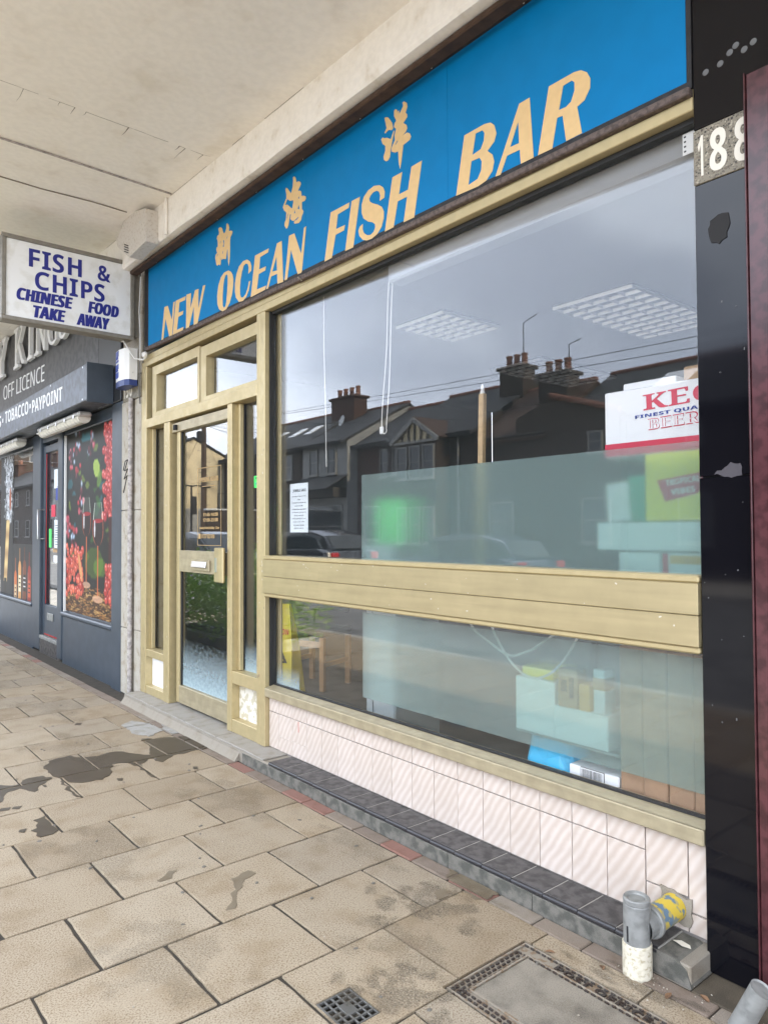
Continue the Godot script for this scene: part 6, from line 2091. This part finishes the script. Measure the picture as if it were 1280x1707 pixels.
var GLYPHS := [
	["N", [[-5.589, 2.984, -5.530, 3.244, -5.463, 3.238, -5.383, 3.103, -5.354, 3.239, -5.325, 3.237, -5.381, 2.980, -5.432, 2.981, -5.507, 3.147, -5.554, 2.980]]],
	["E", [[-5.366, 2.981, -5.307, 3.239, -5.127, 3.228, -5.137, 3.202, -5.240, 3.208, -5.257, 3.132, -5.167, 3.127, -5.177, 3.101, -5.260, 3.101, -5.288, 3.004, -5.163, 3.001, -5.177, 2.975]]],
	["W", [[-5.120, 2.976, -5.113, 3.236, -5.033, 3.228, -5.041, 3.109, -4.962, 3.231, -4.904, 3.226, -4.907, 3.074, -4.827, 3.229, -4.792, 3.224, -4.920, 2.968, -4.984, 2.974, -4.981, 3.117, -5.069, 2.973]]],
	["O", [[-4.433, 3.229, -4.399, 3.211, -4.374, 3.183, -4.362, 3.151, -4.366, 3.102, -4.381, 3.049, -4.414, 2.999, -4.464, 2.967, -4.520, 2.965, -4.569, 2.990, -4.597, 3.033, -4.601, 3.094, -4.585, 3.161, -4.546, 3.211, -4.496, 3.232], [-4.458, 3.210, -4.446, 3.195, -4.443, 3.176, -4.445, 3.142, -4.451, 3.084, -4.464, 3.017, -4.476, 2.991, -4.501, 2.985, -4.518, 3.007, -4.520, 3.067, -4.511, 3.136, -4.496, 3.185, -4.477, 3.206]]],
	["C", [[-4.155, 3.128, -4.116, 3.138, -4.114, 3.168, -4.133, 3.202, -4.172, 3.227, -4.224, 3.232, -4.282, 3.212, -4.318, 3.170, -4.338, 3.112, -4.339, 3.055, -4.324, 3.011, -4.282, 2.972, -4.230, 2.965, -4.184, 2.980, -4.150, 3.016, -4.127, 3.073, -4.146, 3.073, -4.161, 3.036, -4.189, 3.001, -4.224, 2.988, -4.253, 2.995, -4.267, 3.019, -4.270, 3.060, -4.262, 3.115, -4.241, 3.166, -4.218, 3.199, -4.190, 3.206, -4.161, 3.193, -4.150, 3.168]]],
	["E", [[-4.122, 2.963, -4.066, 3.221, -3.894, 3.215, -3.901, 3.193, -4.001, 3.192, -4.014, 3.115, -3.930, 3.111, -3.937, 3.087, -4.019, 3.087, -4.043, 2.993, -3.927, 2.987, -3.937, 2.964]]],
	["A", [[-3.924, 2.963, -3.794, 3.215, -3.739, 3.214, -3.722, 2.955, -3.789, 2.961, -3.792, 3.025, -3.865, 3.028, -3.901, 2.962], [-3.799, 3.138, -3.793, 3.046, -3.852, 3.055]]],
	["N", [[-3.705, 2.959, -3.654, 3.218, -3.596, 3.214, -3.522, 3.067, -3.490, 3.212, -3.468, 3.214, -3.515, 2.959, -3.523, 2.954, -3.559, 2.956, -3.633, 3.126, -3.677, 2.958]]],
	["F", [[-3.281, 2.950, -3.221, 3.209, -3.047, 3.203, -3.053, 3.177, -3.154, 3.175, -3.170, 3.098, -3.089, 3.094, -3.096, 3.067, -3.175, 3.068, -3.212, 2.950]]],
	["I", [[-3.087, 2.950, -3.027, 3.203, -2.955, 3.200, -3.015, 2.948]]],
	["S", [[-2.790, 3.119, -2.754, 3.122, -2.750, 3.151, -2.763, 3.179, -2.791, 3.200, -2.835, 3.213, -2.883, 3.208, -2.921, 3.187, -2.940, 3.151, -2.940, 3.108, -2.925, 3.074, -2.888, 3.045, -2.850, 3.028, -2.829, 3.011, -2.827, 2.994, -2.840, 2.975, -2.866, 2.967, -2.895, 2.975, -2.922, 2.995, -2.933, 3.020, -2.931, 3.047, -2.956, 3.040, -2.969, 3.023, -2.960, 2.991, -2.933, 2.963, -2.899, 2.948, -2.858, 2.944, -2.814, 2.953, -2.778, 2.978, -2.758, 3.017, -2.758, 3.053, -2.774, 3.082, -2.806, 3.105, -2.850, 3.128, -2.872, 3.145, -2.876, 3.161, -2.864, 3.175, -2.842, 3.183, -2.816, 3.181, -2.795, 3.168, -2.786, 3.146]]],
	["H", [[-2.750, 2.946, -2.689, 3.201, -2.616, 3.199, -2.640, 3.096, -2.572, 3.095, -2.546, 3.198, -2.472, 3.198, -2.529, 2.943, -2.606, 2.945, -2.579, 3.063, -2.650, 3.065, -2.682, 2.946]]],
	["B", [[-2.246, 2.944, -2.192, 3.198, -2.072, 3.196, -2.037, 3.187, -2.016, 3.167, -2.004, 3.126, -2.017, 3.095, -2.056, 3.071, -2.028, 3.044, -2.018, 3.010, -2.029, 2.972, -2.064, 2.944, -2.110, 2.937], [-2.124, 3.177, -2.083, 3.174, -2.072, 3.156, -2.076, 3.125, -2.094, 3.095, -2.144, 3.089], [-2.151, 3.064, -2.102, 3.060, -2.089, 3.039, -2.092, 3.003, -2.114, 2.971, -2.170, 2.964]]],
	["A", [[-2.012, 2.941, -1.879, 3.195, -1.825, 3.195, -1.808, 2.940, -1.874, 2.941, -1.878, 3.002, -1.947, 3.005, -1.983, 2.938], [-1.885, 3.123, -1.882, 3.031, -1.930, 3.034]]],
	["R", [[-1.786, 2.940, -1.729, 3.194, -1.610, 3.192, -1.579, 3.184, -1.553, 3.163, -1.538, 3.132, -1.540, 3.096, -1.565, 3.061, -1.598, 3.051, -1.578, 2.940, -1.650, 2.940, -1.665, 3.047, -1.691, 3.050, -1.716, 2.938], [-1.661, 3.164, -1.621, 3.165, -1.609, 3.153, -1.609, 3.120, -1.625, 3.084, -1.648, 3.074, -1.682, 3.077]]],
	["XIN", [[-4.587, 3.569, -4.570, 3.573, -4.549, 3.569, -4.528, 3.554, -4.514, 3.527, -4.502, 3.507, -4.485, 3.510, -4.465, 3.531, -4.465, 3.560, -4.452, 3.565, -4.433, 3.547, -4.423, 3.524, -4.428, 3.499, -4.403, 3.497, -4.377, 3.485, -4.377, 3.472, -4.405, 3.452, -4.410, 3.430, -4.410, 3.356, -4.415, 3.309, -4.428, 3.261, -4.438, 3.291, -4.443, 3.367, -4.448, 3.392, -4.459, 3.359, -4.469, 3.325, -4.477, 3.320, -4.501, 3.331, -4.538, 3.335, -4.546, 3.363, -4.548, 3.311, -4.559, 3.300, -4.578, 3.315, -4.597, 3.309, -4.616, 3.321, -4.621, 3.348, -4.632, 3.374, -4.627, 3.395, -4.602, 3.403, -4.616, 3.430, -4.611, 3.443, -4.592, 3.445, -4.594, 3.483, -4.608, 3.508, -4.600, 3.523, -4.576, 3.525, -4.573, 3.542], [-4.517, 3.469, -4.496, 3.457, -4.496, 3.437, -4.503, 3.412, -4.519, 3.422, -4.506, 3.438], [-4.433, 3.491, -4.454, 3.458, -4.464, 3.462, -4.449, 3.476], [-4.543, 3.480, -4.554, 3.455, -4.565, 3.459, -4.554, 3.473], [-4.581, 3.396, -4.602, 3.375, -4.610, 3.380, -4.597, 3.391], [-4.506, 3.393, -4.517, 3.372, -4.527, 3.375, -4.517, 3.389]]],
	["HAI", [[-3.610, 3.559, -3.597, 3.560, -3.584, 3.551, -3.576, 3.532, -3.572, 3.513, -3.550, 3.513, -3.529, 3.500, -3.523, 3.486, -3.534, 3.474, -3.548, 3.466, -3.555, 3.454, -3.538, 3.452, -3.521, 3.441, -3.517, 3.412, -3.492, 3.404, -3.472, 3.392, -3.470, 3.379, -3.484, 3.370, -3.513, 3.374, -3.513, 3.332, -3.497, 3.315, -3.501, 3.302, -3.515, 3.291, -3.522, 3.270, -3.547, 3.260, -3.589, 3.270, -3.600, 3.278, -3.593, 3.287, -3.568, 3.286, -3.547, 3.295, -3.555, 3.299, -3.598, 3.290, -3.619, 3.298, -3.639, 3.315, -3.634, 3.342, -3.643, 3.347, -3.654, 3.308, -3.663, 3.283, -3.676, 3.271, -3.689, 3.274, -3.707, 3.298, -3.705, 3.314, -3.689, 3.330, -3.685, 3.371, -3.711, 3.393, -3.725, 3.416, -3.718, 3.428, -3.684, 3.459, -3.684, 3.483, -3.695, 3.516, -3.686, 3.525, -3.671, 3.514, -3.649, 3.489, -3.636, 3.470, -3.625, 3.480, -3.612, 3.504, -3.608, 3.537], [-3.676, 3.451, -3.641, 3.427, -3.610, 3.421, -3.606, 3.407, -3.619, 3.372, -3.634, 3.382, -3.645, 3.393, -3.671, 3.414, -3.700, 3.423], [-3.542, 3.421, -3.539, 3.402, -3.553, 3.411], [-3.542, 3.370, -3.539, 3.337, -3.559, 3.351], [-3.589, 3.359, -3.585, 3.332, -3.600, 3.336], [-3.660, 3.365, -3.671, 3.331, -3.680, 3.332, -3.671, 3.355]]],
	["YANG1", [[-2.749, 3.531, -2.735, 3.528, -2.721, 3.521, -2.703, 3.498, -2.689, 3.478, -2.682, 3.449, -2.693, 3.443, -2.717, 3.455, -2.745, 3.449, -2.748, 3.455, -2.732, 3.471]]],
	["YANG2", [[-2.776, 3.431, -2.763, 3.436, -2.754, 3.428, -2.729, 3.420, -2.700, 3.400, -2.678, 3.434, -2.673, 3.431, -2.686, 3.393, -2.700, 3.352, -2.708, 3.313, -2.722, 3.301, -2.737, 3.302, -2.753, 3.315, -2.758, 3.334, -2.743, 3.359, -2.743, 3.384, -2.765, 3.403]]],
	["YANG3", [[-2.674, 3.532, -2.664, 3.537, -2.651, 3.528, -2.650, 3.513, -2.638, 3.519, -2.634, 3.497, -2.605, 3.525, -2.605, 3.531, -2.611, 3.544, -2.598, 3.545, -2.578, 3.528, -2.574, 3.508, -2.588, 3.485, -2.576, 3.470, -2.576, 3.457, -2.605, 3.440, -2.582, 3.421, -2.576, 3.402, -2.585, 3.390, -2.609, 3.378, -2.579, 3.381, -2.559, 3.369, -2.549, 3.349, -2.556, 3.336, -2.606, 3.330, -2.613, 3.293, -2.621, 3.250, -2.631, 3.222, -2.640, 3.258, -2.644, 3.315, -2.669, 3.319, -2.693, 3.333, -2.695, 3.352, -2.668, 3.383, -2.672, 3.407, -2.659, 3.434, -2.675, 3.450, -2.671, 3.467, -2.657, 3.475, -2.674, 3.506], [-2.647, 3.374, -2.646, 3.366, -2.665, 3.354, -2.667, 3.359]]],
]

var STAINS := {
	"wet": [
		[-4.706, 1.095, -4.817, 1.019, -4.834, 0.909, -4.740, 0.872, -4.701, 0.776, -4.736, 0.691, -4.691, 0.615, -4.598, 0.581, -4.510, 0.515, -4.673, 0.439, -4.891, 0.423, -4.818, 0.295, -4.760, 0.166, -4.717, 0.028, -4.503, 0.036, -4.441, 0.127, -4.410, 0.209, -4.400, 0.311, -4.412, 0.401, -4.317, 0.503, -4.441, 0.543, -4.368, 0.631, -4.164, 0.652, -4.066, 0.649, -4.104, 0.675, -4.342, 0.655, -4.460, 0.684, -4.480, 0.763, -4.313, 0.827, -4.242, 0.898, -4.267, 0.968, -4.288, 1.040, -4.380, 1.077, -4.495, 1.104],
		[-4.500, 1.404, -4.524, 1.376, -4.460, 1.299, -4.546, 1.224, -4.527, 1.153, -4.474, 1.109, -4.369, 1.193, -4.281, 1.257, -4.386, 1.298, -4.378, 1.370, -4.243, 1.421, -4.231, 1.457],
		[-3.863, 1.352, -3.896, 1.301, -3.784, 1.302, -3.670, 1.295, -3.645, 1.328, -3.636, 1.377, -3.736, 1.394, -3.757, 1.357],
		[-4.140, 1.448, -4.130, 1.411, -4.088, 1.420, -4.105, 1.455],
		[-4.114, 1.393, -4.111, 1.366, -4.077, 1.373, -4.097, 1.396],
		[-3.790, 1.438, -3.787, 1.413, -3.749, 1.421, -3.767, 1.443],
		[-4.209, 0.829, -4.187, 0.803, -4.144, 0.824, -4.171, 0.844],
		[-4.107, 0.406, -4.092, 0.375, -4.052, 0.394, -4.075, 0.420],
		[-5.610, 0.645, -5.587, 0.618, -5.530, 0.641, -5.566, 0.663],
		[-4.369, 1.193, -4.360, 1.171, -4.320, 1.181, -4.337, 1.201],
		[-4.380, 1.077, -4.274, 1.081, -4.037, 1.076, -4.054, 1.096, -4.220, 1.103, -4.377, 1.097],
	],
	"damp": [
		[-2.184, 0.139, -2.109, 0.099, -2.027, 0.099, -1.932, 0.110, -1.888, 0.117, -1.906, 0.161, -1.894, 0.210, -1.936, 0.247, -1.977, 0.238, -1.999, 0.235, -2.039, 0.222, -2.075, 0.219, -2.138, 0.199],
		[-2.061, 0.322, -2.076, 0.281, -2.033, 0.289, -2.003, 0.326, -2.012, 0.350, -2.037, 0.352],
		[-2.697, 0.891, -2.713, 0.801, -2.676, 0.788, -2.633, 0.877, -2.556, 0.929, -2.471, 0.989, -2.480, 1.014, -2.557, 0.959, -2.629, 0.900],
		[-2.874, 1.131, -2.920, 1.062, -2.911, 1.035, -2.865, 1.075, -2.858, 1.128],
	],
	"bloom": [
		[-5.354, 0.396, -5.406, 0.307, -5.249, 0.224, -4.998, 0.220, -4.921, 0.354, -5.053, 0.420],
		[-5.161, 0.170, -5.135, 0.091, -4.928, 0.091, -4.858, 0.192, -4.998, 0.220],
	],
}
